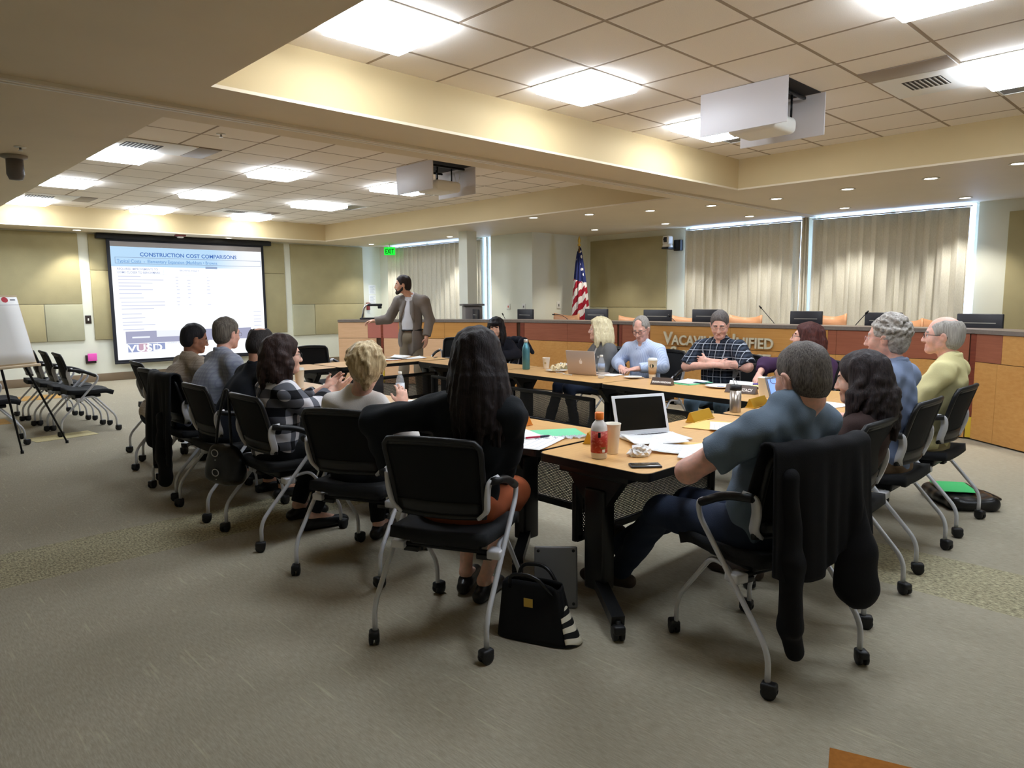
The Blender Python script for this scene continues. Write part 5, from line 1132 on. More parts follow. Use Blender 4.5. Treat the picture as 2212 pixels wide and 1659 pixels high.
# the speaker
person('bearded man in a grey blazer and white shirt standing, pointing at the screen', (5.98, 8.28, 214), (5.87, 8.30, 1.70), 148, 2, 0, stand=True, skin=skin('skin_olive', (216, 170, 146)), hairm=hairm('hair_brown_black', (30, 24, 22), (58, 46, 42)), hair='short', hgr=.010, hairline=.07, beard=hairm('beard_brown', (34, 26, 24), (66, 50, 44)), sw=.205, girth=.98, pz=.99, neck=(.035, .02, 1.53), glasses=None,
       shirt=dict(name='blazer', m=cloth('blazer_grey', (126, 118, 112), .08), gr=.020, sleeve=1.93, open=.10, under=cloth('shirt_white', (220, 222, 230), .03), hem=.17, wr=.004, collar=cloth('shirt_white', (220, 222, 230)), vneck=.035), pants=GREYP_, shoe=SHOEB, legw=1.05, syaw=-8,
       rarm=dict(e=(-.03, -.34, 1.22), w=(.06, -.53, 1.19), hd=(.4, -.85, -.05), n=(0, .2, -1), curl=.8), larm=dict(e=(.02, .29, 1.20), w=(.12, .27, .965), hd=(.15, -.05, -1), n=(-.3, -1, 0), curl=.35, spread=.08))
# ---------------------------------------------------------------- things on the tables
TZ = .7356
def clear_plastic(name, tint, alpha=.6):
    t = NT(name); t.set(.12, 0, .5, lin(tint)); tr = t.node('ShaderNodeBsdfTransparent'); tr.inputs[0].default_value = (.97, .98, .99, 1); mx = t.node('ShaderNodeMixShader'); mx.inputs[0].default_value = alpha
    t.link(t.b.outputs[0], mx.inputs[1]); t.link(tr.outputs[0], mx.inputs[2]); t.link(mx.outputs[0], t.out.inputs[0]); return t.m
CLEAR = clear_plastic('clear_plastic', (220, 226, 232), .72); CLEAR2 = clear_plastic('frosted_plastic', (232, 228, 222), .12)
PRINT = M('print_faint', (168, 170, 184), .9); PRINTB = M('print_blue', (120, 140, 190), .9); CUPW = M('cup_white', (236, 230, 216), .55); KRAFT = M('cup_sleeve', (186, 150, 108), .8); MANILA = M('manila', (232, 196, 118), .75); GREENF = M('green_folder', (112, 206, 156), .7)
def sheet(x, y, w, h, rz, label, z=0.0, m=None, lines=7, curl=.0, group=None, name='paper', cat='paper', base=TZ, seed=0):
    t = thing(name, label, cat, (x, y, base + z), rad(rz), group); rg = random.Random(seed + int(x * 100) + int(y * 37))
    def fn(u, v): return ((u - .5) * w, (v - .5) * h, .0012 + curl * (4 * (u - .5) ** 2) * (.4 + .6 * v))
    b = MB(); b.grid(fn, 10, 6, .0012); b.obj('sheet', m or PAPER, t)
    if lines:
        b = MB()
        for k in range(lines):
            v = .12 + .76 * k / max(1, lines - 1); u0, u1 = .1, rg.uniform(.55, .9); p = [fn(u0 + (u1 - u0) * i / 6, v) for i in range(7)]
            for i in range(6): a, c = p[i], p[i + 1]; b.add([(a[0], a[1] - .0012, a[2] + .0012), (c[0], c[1] - .0012, c[2] + .0012), (c[0], c[1] + .0012, c[2] + .0012), (a[0], a[1] + .0012, a[2] + .0012)], [(0, 1, 2, 3)])
        b.obj('print', PRINT, t)
    return t
def nameplate(x, y, rz, label, m, body=None, L=.25, tcol=None):
    """triangular desk plate; local -y is the lettered face"""
    t = thing('nameplate', label, 'nameplate', (x, y, TZ), rad(rz), 'desk nameplates')
    b = MB(); b.add([(-L / 2, -.028, .006), (L / 2, -.028, .006), (L / 2, .030, .006), (-L / 2, .030, .006), (-L / 2, .004, .062), (L / 2, .004, .062), (L / 2, .010, .062), (-L / 2, .010, .062)], [(0, 3, 2, 1), (4, 5, 6, 7), (0, 1, 5, 4), (1, 2, 6, 5), (2, 3, 7, 6), (3, 0, 4, 7)]); b.rbox((-L / 2 - .002, -.033, 0), (L / 2 + .002, .035, .0065), .002, mi=0); b.obj('holder', m, t)
    if body:
        a = math.atan2(.056, .032); b = MB(); nrm = Vector((0, -math.sin(a), math.cos(a)))
        b.add([(-L / 2 + .004, -.0292, .009), (L / 2 - .004, -.0292, .009), (L / 2 - .004, .0022, .0605), (-L / 2 + .004, .0022, .0605)], [(0, 1, 2, 3)]); b.obj('plate', M('plate_brown', (84, 68, 60), .4), t)
        text('lettering', body[0], body[1], M('plate_text', (236, 232, 226), .5), t, (body[2], -.0235, .0185), (a, 0, 0), .0006, 'LEFT', .0011, .86)
    return t
GOLDP = M('nameplate_gold', (206, 160, 52), .3, .35); BRW = M('nameplate_brown', (104, 86, 74), .4); ORW = M('nameplate_orange', (204, 124, 44), .35)
def cup(x, y, r0, r1, h, label, m=None, lid=False, sleeve=None, fill=False, mark=None, name='paper_cup', base=TZ):
    t = thing(name, label, 'cup', (x, y, base)); m = m or CUPW
    b = MB(); b.lathe([(.001, .004), (r0 * .95, .004), (r0, 0), (r0 + .001, .002), (r1, h - .004), (r1 + .0022, h - .002), (r1 + .0012, h), (r1 - .0015, h - .002), (r0 - .001, .008), (.001, .007)], 28); b.obj('body', m, t)
    if sleeve:
        z0, z1 = h * sleeve[0], h * sleeve[1]; f = lambda z: r0 + (r1 - r0) * z / h + .0012
        b = MB(); b.lathe([(f(z0), z0), (f(z1), z1), (f(z1) - .001, z1), (f(z0) - .001, z0)], 28); b.obj('sleeve', sleeve[2], t)
    if lid:
        b = MB(); b.lathe([(r1 + .003, h - .006), (r1 + .0035, h + .002), (r1 - .002, h + .006), (r1 - .004, h + .018), (r1 - .010, h + .020), (r1 - .012, h + .014), (.001, h + .014)], 28); b.obj('lid', WHITE, t)
    if fill:
        b = MB(); b.lathe([(.001, h * .8), (r1 * .93, h * .8), (r1 * .93, h * .805), (.001, h * .805)], 24); b.obj('coffee', M('coffee', (66, 42, 26), .2), t)
    if mark:
        b = MB(); a0, rr, zc, mm = mark; f = lambda z: r0 + (r1 - r0) * z / h + .0018
        ring = [(math.cos(a0 + .55 * rr / .02 * math.cos(k) * .9) * f(zc + rr * math.sin(k)), math.sin(a0 + .55 * rr / .02 * math.cos(k) * .9) * f(zc + rr * math.sin(k)), zc + rr * math.sin(k)) for k in np.linspace(0, 2 * PI, 19)[:-1]]
        b.add(ring, [tuple(range(18))]); b.obj('emblem', mm, t)
    return t
def bottle(x, y, prof, label, cap, capm, bodym, lab=None, name='water_bottle', base=TZ, liquid=None):
    t = thing(name, label, 'bottle', (x, y, base)); b = MB(); b.lathe(prof, 28); b.obj('body', bodym, t)
    b = MB(); r, z0, z1 = cap; b.lathe([(r, z0), (r + .001, z0 + .002), (r + .0008, z1 - .002), (r - .002, z1), (.001, z1)], 24); b.obj('cap', capm, t)
    if lab:
        r, z0, z1, m = lab; b = MB(); b.lathe([(r, z0), (r, z1), (r - .0008, z1), (r - .0008, z0)], 28); b.obj('label', m, t)
    return t
WB = [(.001, .003), (.026, .0), (.032, .006), (.033, .03), (.0315, .035), (.033, .04), (.0315, .06), (.033, .065), (.033, .13), (.031, .15), (.022, .185), (.0135, .2), (.013, .215), (.001, .215)]
# near corner and left row
nameplate(2.99, 3.09, 92, 'orange wooden nameplate back beside the woman with long dark hair', ORW); nameplate(2.93, 2.41, 28, 'gold nameplate half hidden behind the orange-capped bottle', GOLDP); nameplate(3.86, 2.325, 4, 'gold nameplate beyond the white laptop, beside the manila envelope', GOLDP); nameplate(4.64, 2.345, 4, 'gold nameplate behind the steel mug', GOLDP)
sheet(2.63, 2.62, .36, .30, 20, 'white printed sheet under the red pen', .004, curl=.006, seed=1); sheet(2.74, 2.86, .34, .24, 70, 'white printed sheet behind the red pen, left of the green folder', .006, seed=2)
t = thing('folder', 'green paper folder in a clear sleeve on the near table', 'folder', (2.92, 2.68, TZ), rad(-32)); b = MB(); b.rbox((-.15, -.115, 0), (.15, .115, .004), .001); b.obj('cover', GREENF, t)
b = MB(); b.grid(lambda u, v: (-.16 + .33 * u, -.17 + .07 * v, .006 + .006 * math.sin(40 * u) * (1 - v) + .004 * math.sin(90 * u + 5 * v)), 40, 4, .0006); b.obj('clear_sleeve', clear_plastic('sleeve_plastic', (226, 228, 236), .45), t)
t = thing('pen', 'red pen with a navy grip on the white sheet', 'pen', (2.66, 2.66, TZ + .013), rad(-20)); b = MB(); b.tube([(0, 0, .002), (.085, 0, .002)], .0055, 12); b.obj('barrel', M('pen_red', (176, 28, 62), .3), t)
b = MB(); b.tube([(.085, 0, .002), (.09, 0, .002), (.135, 0, .002), (.142, 0, .002)], [.0062, .0066, .0058, .004], 12); b.obj('grip', M('pen_navy', (34, 38, 62), .5), t)
b = MB(); b.tube([(.142, 0, .002), (.156, 0, .002)], [.0035, .0012], 10); b.tube([(-.008, 0, .002), (0, 0, .002)], .004, 10); b.obj('tip', CHROME, t)
LAB = NT('juice_label'); o_ = LAB.sep(LAB.obj()); nn = LAB.noise(LAB.obj((60, 60, 90)), 1, 2); LAB.set(.45, 0, .3, LAB.mix(LAB.math('MULTIPLY', LAB.math('GREATER_THAN', nn, .56), .5), lin((176, 52, 38)), lin((206, 120, 96))))
t = bottle(2.61, 2.115, [(.001, .004), (.034, 0), (.039, .006), (.0395, .09), (.039, .150), (.034, .165), (.020, .182), (.018, .186), (.018, .21), (.001, .21)], 'squat white bottle with a red label and orange cap', (.0205, .188, .222), M('cap_orange', (240, 128, 42), .4), CLEAR2, (.0402, .03, .135, LAB.m), 'juice_bottle')
b = MB()
for (a0, a1, z0, z1, mi) in ((2.75, 3.05, .105, .13, 0), (3.25, 3.62, .034, .048, 1), (3.05, 3.75, .052, .058, 2)):
    n = 8; vs = []
    for k in range(n + 1):
        a = a0 + .95 + (a1 - a0) * k / n; vs += [(.0407 * math.cos(a), .0407 * math.sin(a), z0), (.0407 * math.cos(a), .0407 * math.sin(a), z1)]
    b.add(vs, [(2 * k, 2 * k + 2, 2 * k + 3, 2 * k + 1) for k in range(n)], mi)
b.obj('label_mark', [BLACK, WHITE, M('label_olive', (122, 112, 44), .5)], t)
cup(2.735, 2.135, .029, .042, .150, 'tall plain white paper cup behind the orange-capped bottle')
def laptop(x, y, rz, label, body, screen, w=.325, d=.225, ang=100, bezel=None, logo=False, lift=0):
    """hinge along local x at y=0, keyboard towards -y, screen faces -y"""
    t = thing('laptop', label, 'laptop', (x, y, TZ + lift), rad(rz)); b = MB(); b.rbox((-w / 2, -d, .002), (w / 2, 0, .014), .004); b.obj('base', body, t)
    b = MB()
    for r in range(5):
        for c in range(13): b.rbox((-w / 2 + .022 + c * .0217, -.035 - r * .0185 - .008, .0135), (-w / 2 + .022 + c * .0217 + .0185, -.035 - r * .0185 + .007, .0155), .001, 1)
    k_ = b.obj('keyboard', M('key_dark', (52, 52, 58), .5), t); k_['kind'] = 'stuff'
    m = T((0, 0, .012)) @ Matrix.Rotation(rad(90 - ang), 4, 'X'); b = MB(); b.rbox((-w / 2, -.003, 0), (w / 2, .005, d - .005), .004, 2, 0, m); ld = b.obj('lid', bezel or body, t)
    b = MB(); b.box((-w / 2 + .018, -.0042, .022), (w / 2 - .018, -.0032, d - .022), 0, m); b.obj('screen', screen, t)
    if logo:
        pts = [(.0, .012), (.008, .016), (.016, .012), (.019, .004), (.014, -.004), (.017, -.012), (.010, -.022), (.003, -.020), (-.003, -.020), (-.010, -.022), (-.018, -.011), (-.019, .003), (-.014, .013), (-.007, .016)]
        b = MB(); zc = d * .52; b.add([(p[0], .0056, zc + p[1]) for p in pts], [tuple(range(len(pts)))], 0, False, m); b.add([(-.001 + .006 * math.cos(k), .0056, zc + .024 + .009 * math.sin(k)) for k in np.linspace(0, 2 * PI, 9)[:-1]], [tuple(range(8))], 0, False, m); b.obj('emblem', M('logo_white', (232, 226, 222), .3), t)
    return t
SCRK = M('screen_dark', (14, 15, 16), .12, spec=.5); LWHITE = M('laptop_white', (226, 228, 232), .35); LSILV = M('laptop_silver', (196, 178, 164), .4, .25)
laptop(3.215, 2.29, -24, 'open laptop with a white bezel and dark screen on the near table', LWHITE, SCRK, .335, .225, 108)
sheet(3.10, 2.14, .30, .24, -35, 'printed chart pages lying over the laptop keyboard', .016, curl=.012, lines=9, seed=3); sheet(3.02, 1.93, .30, .22, -62, 'open booklet page curling up beside the crumpled napkin', .006, curl=.03, lines=8, seed=4); sheet(2.98, 1.76, .24, .22, -66, 'booklet page under the elbow of the man in the slate T-shirt', .004, curl=.02, lines=8, seed=5)
sheet(3.13, 1.96, .16, .30, 40, 'yellow manila sheet under the open booklet', .002, MANILA, 0, name='envelope', cat='envelope', seed=6)
sheet(3.74, 2.19, .32, .22, 12, 'manila envelope in front of the gold nameplate', .002, MANILA, 0, name='envelope', cat='envelope', seed=7); sheet(3.72, 2.06, .26, .20, 30, 'white and blue sheet on the manila envelope', .006, lines=6, curl=.008, seed=8)
rg = np.random.RandomState(4); b = MB(); rr = rg.uniform(.55, 1.15, (9, 22))
def crump(u, v):
    i = min(8, int(round(v * 8))); k = int(round(u * 22)) % 22; a = 2 * PI * u; q = rr[i, k] if 0 < v < 1 else .8; e = v * PI * .5; return (.07 * math.cos(a) * math.cos(e) * q, .055 * math.sin(a) * math.cos(e) * q, .055 * math.sin(e) * (.6 + .4 * q) + .001)
b.grid(crump, 22, 8, 0, 0, False); o = b.obj('napkin', PAPER); o.location = (2.79, 2.01, TZ); tag(o, 'crumpled white paper napkin between the bottle and the phone', 'napkin')
def phone(name, loc, rot, label):
    t = thing(name, label, 'phone', loc); t.rotation_euler = rot; b = MB(); b.rbox((-.036, -.071, 0), (.036, .071, .0095), .006, 3); b.obj('case', M('phone_case', (40, 40, 44), .35), t); b = MB(); b.rbox((-.032, -.066, .0085), (.032, .066, .0102), .003); b.obj('glass', SCRK, t); return t
phone('mobile_phone', (2.62, 1.855, TZ), (0, 0, rad(48)), 'black phone lying at the near corner of the table')
ph = phone('mobile_phone', (2.345, 3.60, .985), (rad(72), 0, rad(58 - 90 + 180)), 'dark phone held up by the short-haired blonde woman')
cup(2.77, 4.93, .030, .044, .115, 'brown and white coffee cup left of the blonde woman in white', CUPW, sleeve=(.05, .8, KRAFT), fill=True)
cup(2.93, 5.72, .030, .042, .16, 'white lidded cup beside the woman in the checked shirt', CUPW, lid=True)
bottle(3.08, 4.42, WB, 'clear water bottle standing between the blonde woman and the woman in black', (.0145, .203, .222), WHITE, CLEAR, (.0335, .07, .135, M('water_label', (214, 216, 222), .5)))
sheet(3.05, 4.28, .28, .21, 40, 'white paper beside the clear water bottle on the left row', .002, lines=5, seed=9); sheet(2.76, 5.12, .29, .22, 12, 'white paper by the coffee cup on the left row', .002, lines=6, seed=10); sheet(2.93, 5.38, .22, .28, -20, 'small yellow-edged sheet near the gesturing hand', .001, MANILA, 0, seed=12)
# far row
bottle(5.39, 5.38, [(.001, .004), (.036, 0), (.041, .006), (.0415, .20), (.038, .235), (.024, .275), (.0205, .285), (.0205, .30), (.001, .30)], 'tall metallic blue insulated bottle on the far table', (.022, .292, .325), M('cap_steel', (206, 200, 190), .3, .6), M('bottle_blue', (84, 138, 150), .3, .55, var=.12, vs=14), None, 'steel_bottle')
cup(5.60, 5.28, .029, .041, .118, 'small white paper cup with a pale mark, right of the blue bottle', mark=(3.6, .012, .062, M('mark_tan', (176, 158, 112), .6)))
PL = [(.001, .006), (.07, .004), (.085, .008), (.115, .016), (.116, .018), (.084, .011), (.07, .007), (.001, .009)]
t = thing('plate', 'white paper plate holding a folded wrapper, left of the silver laptop', 'plate', (5.44, 4.98, TZ)); b = MB(); b.lathe(PL, 32); b.obj('dish', WHITE, t)
t = thing('sandwich_box', 'opened paper sandwich box behind the far white plate', 'box', (5.66, 5.08, TZ), rad(20)); b = MB(); b.add([(-.08, -.06, 0), (.08, -.06, 0), (.08, .06, 0), (-.08, .06, 0), (-.07, -.05, .05), (.07, -.06, .03), (.08, .05, .03), (-.08, .06, .045)], [(0, 3, 2, 1), (4, 5, 6, 7), (0, 1, 5, 4), (1, 2, 6, 5), (2, 3, 7, 6), (3, 0, 4, 7)]); b.obj('box_body', M('box_olive', (150, 146, 112), .7), t); b = MB(); b.grid(lambda u, v: (-.09 + .18 * u, -.07 + .14 * v, .056 + .012 * math.sin(4 * u + 3 * v)), 6, 6, .003); b.obj('lid_flap', PAPER, t)
t = thing('wrapper', 'crumpled cream food wrapper on the far white plate', 'wrapper', (5.44, 4.96, TZ + .012), rad(-20)); b = MB(); b.grid(lambda u, v: (-.07 + .14 * u, -.05 + .10 * v, .02 + .03 * u + .015 * math.sin(14 * u + 6 * v) + .02 * math.sin(9 * v)), 14, 12, .002); b.obj('paper_sheet', M('wrapper_cream', (224, 206, 164), .7), t)
laptop(5.36, 4.565, 91, 'silver laptop seen from behind, open in front of the blonde woman', LSILV, emit('screen_lit', (190, 200, 220), .3), .345, .24, 100, None, True).rotation_euler = (0, 0, rad(95 - 0))
t = thing('charger_cable', 'thin white cable coiled on the table beside the silver laptop', 'cable', (5.26, 4.72, TZ + .004)); b = MB(); b.tube([(.02 * math.sin(k * .9) - .03 + .01 * k, -.14 + .026 * k + .02 * math.cos(k * 1.3), .003 * (k % 2)) for k in range(14)], .003, 6); b.obj('cord', WHITE, t)
bottle(5.27, 4.25, WB, 'clear water bottle right of the silver laptop', (.0145, .203, .222), WHITE, CLEAR, (.0335, .08, .14, M('water_label_blue', (150, 164, 190), .5)))
sheet(5.52, 4.40, .21, .29, 10, 'white papers in front of the grey-haired man in the striped shirt', .002, lines=5, seed=13)
cup(5.59, 3.89, .031, .044, .172, 'tall white coffee cup with a brown sleeve and dark round mark', CUPW, True, (.22, .62, KRAFT), mark=(3.55, .020, .118, M('mark_dark', (36, 52, 44), .5)), name='coffee_cup')
t = thing('plate', 'small white plate with crumbs left of the tall coffee cup', 'plate', (5.46, 4.02, TZ)); b = MB(); b.lathe([(r * .75, z) for r, z in PL], 28); b.obj('dish', WHITE, t)
nameplate(5.215, 3.525, -84.5, 'brown nameplate with white lettering before the plaid-shirted man', BRW, ('SHAWN WINDHAM', .0235, -.088), .20); nameplate(5.18, 2.76, -84.5, 'brown nameplate with a white name, partly behind the steel mug', BRW, ('STACY', .034, .008))
t = thing('folder', 'green folder under white papers in front of the plaid-shirted man', 'folder', (5.50, 3.44, TZ), rad(-8)); b = MB(); b.rbox((-.16, -.14, 0), (.16, .14, .005), .001); b.obj('cover', GREENF, t)
sheet(5.51, 3.45, .30, .24, -5, 'white papers on the far green folder', .006, lines=6, curl=.008, seed=14); sheet(5.50, 3.30, .05, .16, 8, 'dark blue strip of paper on the far green folder', .012, M('strip_navy', (50, 66, 92), .6), 0, seed=15)
t = thing('plate', 'large white paper plate with a blue centre on the far table', 'plate', (5.39, 3.06, TZ)); b = MB(); b.lathe([(r * 1.12, z) for r, z in PL], 32); b.obj('dish', WHITE, t); b = MB(); b.lathe([(.001, .009), (.03, .009), (.03, .0095), (.001, .0095)], 20); b.obj('centre_mark', M('plate_blue', (150, 166, 200), .5), t)
sheet(5.66, 3.02, .26, .20, 25, 'white papers behind the large paper plate', .003, lines=4, curl=.02, seed=16); sheet(5.62, 2.86, .12, .08, 10, 'pale yellow note beside the purple pen', .006, M('note_yellow', (228, 222, 150), .7), 0, seed=17)
t = thing('pen', 'purple pen on the papers behind the large plate', 'pen', (5.60, 2.88, TZ + .02), rad(-60)); b = MB(); b.tube([(0, 0, .004), (.12, 0, .01)], .006, 10); b.obj('barrel', M('pen_purple', (96, 84, 190), .3), t)
cup(5.10, 2.53, .034, .048, .150, 'large plain paper cup right of the far nameplate', CUPW)
# right row
t = thing('travel_mug', 'brushed steel travel mug with a black lid and wire loop', 'mug', (4.30, 2.33, TZ)); b = MB(); b.lathe([(.001, 0), (.035, 0), (.0365, .006), (.0375, .15), (.001, .15)], 28); b.obj('body', M('mug_steel', (176, 166, 156), .3, .85), t); b = MB(); b.lathe([(.0385, .148), (.0395, .156), (.038, .176), (.03, .182), (.001, .182)], 28); b.obj('lid', BLACK, t)
b = MB(); b.tube(fillet([(-.016, 0, .18), (-.018, .01, .215), (.0, .016, .225), (.018, .01, .21), (.020, 0, .18)], .02), .0018, 8); b.obj('wire_loop', CHROME, t)
laptop(4.70, 2.17, -6, 'laptop with a lit blue screen behind the man in the slate T-shirt', M('laptop_grey', (120, 122, 128), .4, .3), emit('screen_blue', (120, 150, 235), .36), .32, .22, 108)
sheet(4.25, 1.98, .30, .22, 5, 'white papers beside the wavy-haired woman', .002, lines=6, seed=18); cup(4.42, 1.92, .03, .043, .15, 'white cup in front of the wavy-haired woman', CUPW); sheet(5.0, 2.0, .28, .21, -10, 'white papers in front of the man in the blue shirt', .002, lines=6, seed=19)
# far corner
sheet(5.12, 7.52, .30, .22, 10, 'white papers at the far corner, on an orange folder', .006, lines=4, curl=.01, seed=20); sheet(5.42, 7.50, .32, .24, -14, 'white papers spread at the far corner table', .003, lines=4, curl=.015, seed=21); sheet(5.28, 7.62, .34, .24, 30, 'topmost white papers of the far corner stack', .016, lines=4, curl=.02, seed=22)
t = thing('folder', 'orange folder under the papers at the far corner', 'folder', (5.02, 7.50, TZ), rad(6)); b = MB(); b.rbox((-.16, -.12, 0), (.16, .12, .005), .001); b.obj('cover', M('folder_orange', (206, 136, 84), .7), t)
t = thing('pen', 'pen at the edge of the far corner table', 'pen', (5.62, 7.30, TZ + .0), rad(30)); b = MB(); b.tube([(0, 0, .007), (.13, 0, .007)], .005, 10); b.obj('barrel', CHROME, t)
# ---------------------------------------------------------------- bags and clothes on the chairs and the floor
LEATH = M('leather_black', (17, 17, 19), .32, bump=.25, bs=120)
ZEB = NT('zebra_fabric'); z_ = ZEB.sep(ZEB.obj()); wv = ZEB.math('ADD', ZEB.math('MULTIPLY', z_[2], 21), ZEB.math('MULTIPLY', ZEB.math('SINE', ZEB.math('MULTIPLY', z_[0], 26)), .45)); ZEB.set(.6, 0, .3, ZEB.mix(ZEB.math('LESS_THAN', ZEB.math('FRACT', ZEB.math('ADD', wv, 10.0)), .5), lin((22, 22, 24)), lin((226, 220, 202))))
t = thing('tote_bag', 'black tote bag with a zebra-striped end on the floor by the table leg', 'bag', (2.16, 2.10, 0), rad(-68)); t.scale = (.92, .92, .95)
# long side faces the camera (-y local), striped end on +x
def tote(u, v, off=0):
    a = 2 * PI * u; ex = .185 * (1 - .22 * v) ; ey = .085 * (1 - .55 * v); c, s = math.cos(a), math.sin(a); k = .42
    return (ex * math.copysign(abs(c) ** k, c) - .02 * v, ey * math.copysign(abs(s) ** k, s) + .03 * v * math.sin(3 * a) * .3, .004 + .27 * v - .03 * v * c * c * .6)
b = MB(); b.grid(lambda u, v: tote(u, v), 56, 12, .006); b.add([tote(k / 56, .0) for k in range(56)], [tuple(range(55, -1, -1))]); b.obj('body', cloth('tote_black', (17, 17, 19), .1, .7), t)
def gus(u, v): # striped end gusset, bulging to the right
    y = (u - .5) * .15 * (1 - .5 * v); return (.178 + .05 * (1 - v) * (1 - (2 * u - 1) ** 2) - .06 * v, y, .008 + .215 * v)
b = MB(); b.grid(gus, 12, 12, .006); b.obj('end_gusset', ZEB.m, t)
b = MB(); b.box((-.03, -.0865, .175), (.015, -.083, .215)); b.obj('metal_tag', M('gold_metal', (212, 176, 84), .3, .8), t)
for yy in (-.045, .05):
    b = MB(); b.tube(fillet([(-.12, yy, .24), (-.11, yy * 1.5, .31), (.02, yy * 1.6, .325), (.10, yy, .23)], .06), .009, 10); b.obj('handle', LEATH, t)
t = thing('laptop', 'closed silver laptop standing on its end behind the tote bag, against the table leg', 'laptop', (2.43, 2.23, 0), rad(-46)); m_ = Matrix.Rotation(rad(-9), 4, 'X')
b = MB(); b.rbox((-.105, -.009, .002), (.105, .009, .30), .012, 3, 0, m_); b.obj('shell', M('laptop_slate', (118, 118, 120), .4, .5), t)
b = MB()
for fx, fz in ((-.085, .28), (.085, .28), (-.085, .025), (.085, .025)): b.lathe([(.001, 0), (.008, 0), (.007, .002), (.001, .002)], 12, 0, m_ @ T((fx, -.009, fz), 0, PI / 2))
b.obj('rubber_foot', RUB, t)
t = thing('handbag', 'shiny black leather handbag hung on the chair of the woman in the checked shirt', 'handbag', (1.765, 4.50, .33), rad(-66))
B = Blob(.007); B.cone((-.07, 0, .07), (.07, 0, .07), .075, None, .03); B.cone((-.055, 0, .20), (.055, 0, .20), .055, None, .05); B.ell((0, 0, .13), (.14, .075, .12), None, .03); link('body', B.mesh('body', [LEATH], wrinkle(.004, 8)), t)
b = MB(); b.tube(fillet([(-.07, 0, .22), (-.06, .02, .40), (-.015, .05, .60), (.01, .05, .60), (.04, .02, .40), (.06, 0, .22)], .08), .009, 8); b.obj('strap', LEATH, t)
b = MB()
for z in (.215, .09):
    b.tube([(.026 * math.cos(k), -.083 - .004 * (z < .1), z + .022 * math.sin(k)) for k in np.linspace(0, 2 * PI, 17)[:-1]], .003, 6, closed=True); b.lathe([(.001, 0), (.004, 0), (.003, .003), (.001, .003)], 8, 0, T((0, -.082, z - .045), 0, PI / 2))
b.obj('buckle', CHROME, t)
t = thing('briefcase', 'black leather briefcase lying flat on the carpet by the last right-hand chair', 'briefcase', (5.80, 1.36, 0), rad(40))
B = Blob(.009); B.ell((0, 0, .05), (.24, .18, .055), None, .01); B.cone((-.19, -.13, .045), (.19, -.13, .045), .045, None, .04); B.cone((-.19, .13, .045), (.19, .13, .045), .045, None, .04); B.cone((.2, -.1, .045), (.2, .1, .045), .047, None, .03); B.cone((-.2, -.1, .045), (-.2, .1, .045), .045, None, .03); link('body', B.mesh('body', [LEATH], wrinkle(.004, 3)), t)
b = MB(); b.tube(fillet([(-.10, -.17, .07), (-.09, -.24, .05), (.09, -.24, .05), (.10, -.17, .07)], .05), .010, 10); b.obj('handle', LEATH, t); b = MB(); b.rbox((.06, -.1, .09), (.10, .12, .107), .004); b.obj('strap', M('strap_black', (28, 28, 32), .4), t)
t = thing('folder', 'bright green paper folder lying on the black briefcase', 'folder', (5.79, 1.40, .110), rad(32)); b = MB(); b.rbox((-.15, -.115, 0), (.15, .115, .004), .001); b.obj('cover', M('folder_bright_green', (70, 200, 116), .7), t)
def drape(name, label, cat, chairpos, hem, m, half=.265, extra=None, seed=1, front=.74, fold=.016, yc=0.0):
    """cloth hung over a chair back, in the chair's own axes (x forward, y left); hem(u) = height of the back hem"""
    x, y, h = chairpos; a = rad(h); t = thing(name, label, cat, (x + .29 * math.cos(a), y + .29 * math.sin(a), 0), a); rg = np.random.RandomState(seed); ph = rg.uniform(0, 6.28, 4)
    def fn(u, v):
        s = (u - .5) * 2; yy = s * half + yc; w = fold * (math.sin(15 * u + ph[0]) + .6 * math.sin(27 * u + ph[1]) + .35 * math.sin(47 * u + ph[2]))
        c = -.036 * (1 - s * s)
        if v < .28: k = v / .28; return (-.15 - .058 * k + c, yy * .96, front + (.932 - front) * k)
        if v < .40: k = (v - .28) / .12 * PI; return (-.246 + .038 * math.cos(k) + c, yy * .98, .932 + .028 * math.sin(k) + .003 * math.sin(20 * u))
        k = (v - .40) / .60; zb = hem(u); return (-.284 - .03 * k + w * min(1, k * 1.6) + c * (1 - .5 * k), yy * (1 + .05 * k) + .012 * k * math.sin(9 * u + ph[3]), .932 + (zb - .932) * k)
    b = MB(); b.grid(fn, 60, 40, .012); b.obj('cloth', m, t)
    if extra:
        B = Blob(.0085)
        for (p, q, r0, r1) in extra: B.cone(p, q, r0, r1, .03)
        link('sleeve', B.mesh('sleeve', [m], wrinkle(.007, seed + 2)), t)
    return t
BX = -.265
drape('coat', 'long black coat draped over a chair back on the left row', 'coat', (1.79, 5.79, 0), lambda u: .26 + .06 * math.sin(7 * u) + (.12 if u > .8 else 0), cloth('coat_black', (22, 22, 24), .12, .8), .245, [((-.31, -.14, .62), (-.325, -.15, .34), .05, .055), ((-.325, -.15, .34), (-.32, -.14, .14), .055, .05)], 3, .74, .018, -.03)
JKM = cloth('jacket_fleece_black', (22, 22, 25), .14, .85)
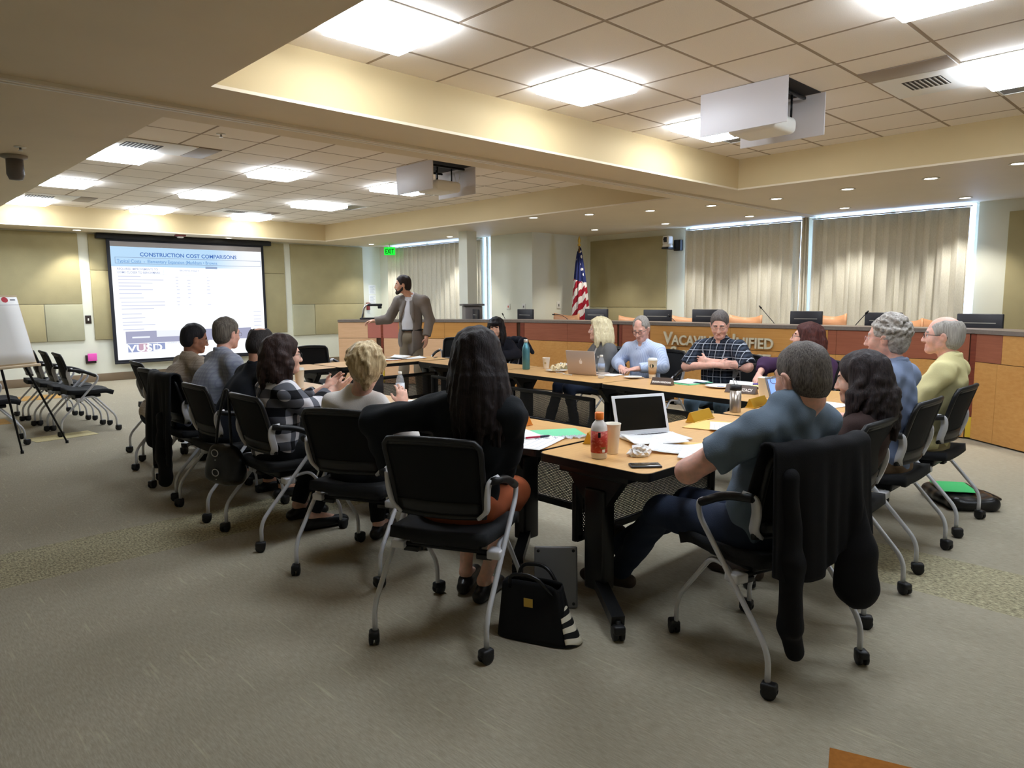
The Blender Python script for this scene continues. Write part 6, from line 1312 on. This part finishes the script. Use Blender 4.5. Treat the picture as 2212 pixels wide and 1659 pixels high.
drape('jacket', 'black fleece jacket hung on the chair of the man in the slate T-shirt', 'jacket', (2.675, 1.075, 73.6), lambda u: .50 + .06 * math.sin(5 * u + 1), JKM, .262, [((-.30, .205, .84), (-.312, .19, .52), .030, .045), ((-.312, .19, .52), (-.318, .18, .27), .046, .050), ((-.318, .18, .27), (-.31, .14, .16), .046, .030),
      ((-.30, -.17, .70), (-.315, -.165, .50), .035, .072), ((-.315, -.165, .50), (-.325, -.165, .36), .078, .080), ((-.32, -.18, .36), (-.315, -.20, .30), .070, .045)], 5, .74, .012)
drape('jacket', 'dark jackets bundled over the chair of the black-haired woman', 'jacket', (6.66, 6.95, 190), lambda u: .45, cloth('jacket_navy_black', (30, 32, 42), .15), .28, [((-.21, .27, .92), (-.17, .33, .60), .06, .05), ((-.21, .29, .93), (-.20, .42, .80), .05, .03), ((-.21, -.27, .92), (-.17, -.32, .62), .06, .05), ((-.23, -.2, .95), (-.23, .2, .95), .04, .04)], 7, .60)
# ---------------------------------------------------------------- camera, daylight, view
yaw, pit, rol = rad(46.1046), rad(6.9085), rad(-.48722)
fwd = Vector((math.cos(yaw) * math.cos(pit), math.sin(yaw) * math.cos(pit), -math.sin(pit))); rt = Vector((math.sin(yaw), -math.cos(yaw), 0)); up = rt.cross(fwd)
R_ = rt * math.cos(rol) + up * math.sin(rol); U_ = -rt * math.sin(rol) + up * math.cos(rol)
cam = bpy.data.cameras.new('camera'); co = bpy.data.objects.new('camera', cam); COL.objects.link(co)
co.matrix_world = Matrix(((R_.x, U_.x, -fwd.x, 0), (R_.y, U_.y, -fwd.y, 0), (R_.z, U_.z, -fwd.z, 1.5), (0, 0, 0, 1)))
cam.sensor_width = 36; cam.sensor_fit = 'HORIZONTAL'; cam.lens = 1531.69 / 2212 * 36; cam.clip_start = .05; cam.clip_end = 200
SC.camera = co
w = bpy.data.worlds.new('daylight'); SC.world = w; w.use_nodes = True
bg = w.node_tree.nodes['Background']; bg.inputs[0].default_value = (.40, .60, 1.0, 1); bg.inputs[1].default_value = 3.2
SC.view_settings.view_transform = 'Standard'; SC.view_settings.look = 'None'; SC.view_settings.exposure = EXPO; SC.view_settings.gamma = 1; SC.view_settings.use_curve_mapping = False
SC.cycles.use_denoising = True; SC.cycles.max_bounces = 10; SC.cycles.diffuse_bounces = 8; SC.cycles.glossy_bounces = 3; SC.cycles.transparent_max_bounces = 12; SC.cycles.transmission_bounces = 6
SC.cycles.sample_clamp_indirect = 10; SC.cycles.caustics_reflective = False; SC.cycles.caustics_refractive = False
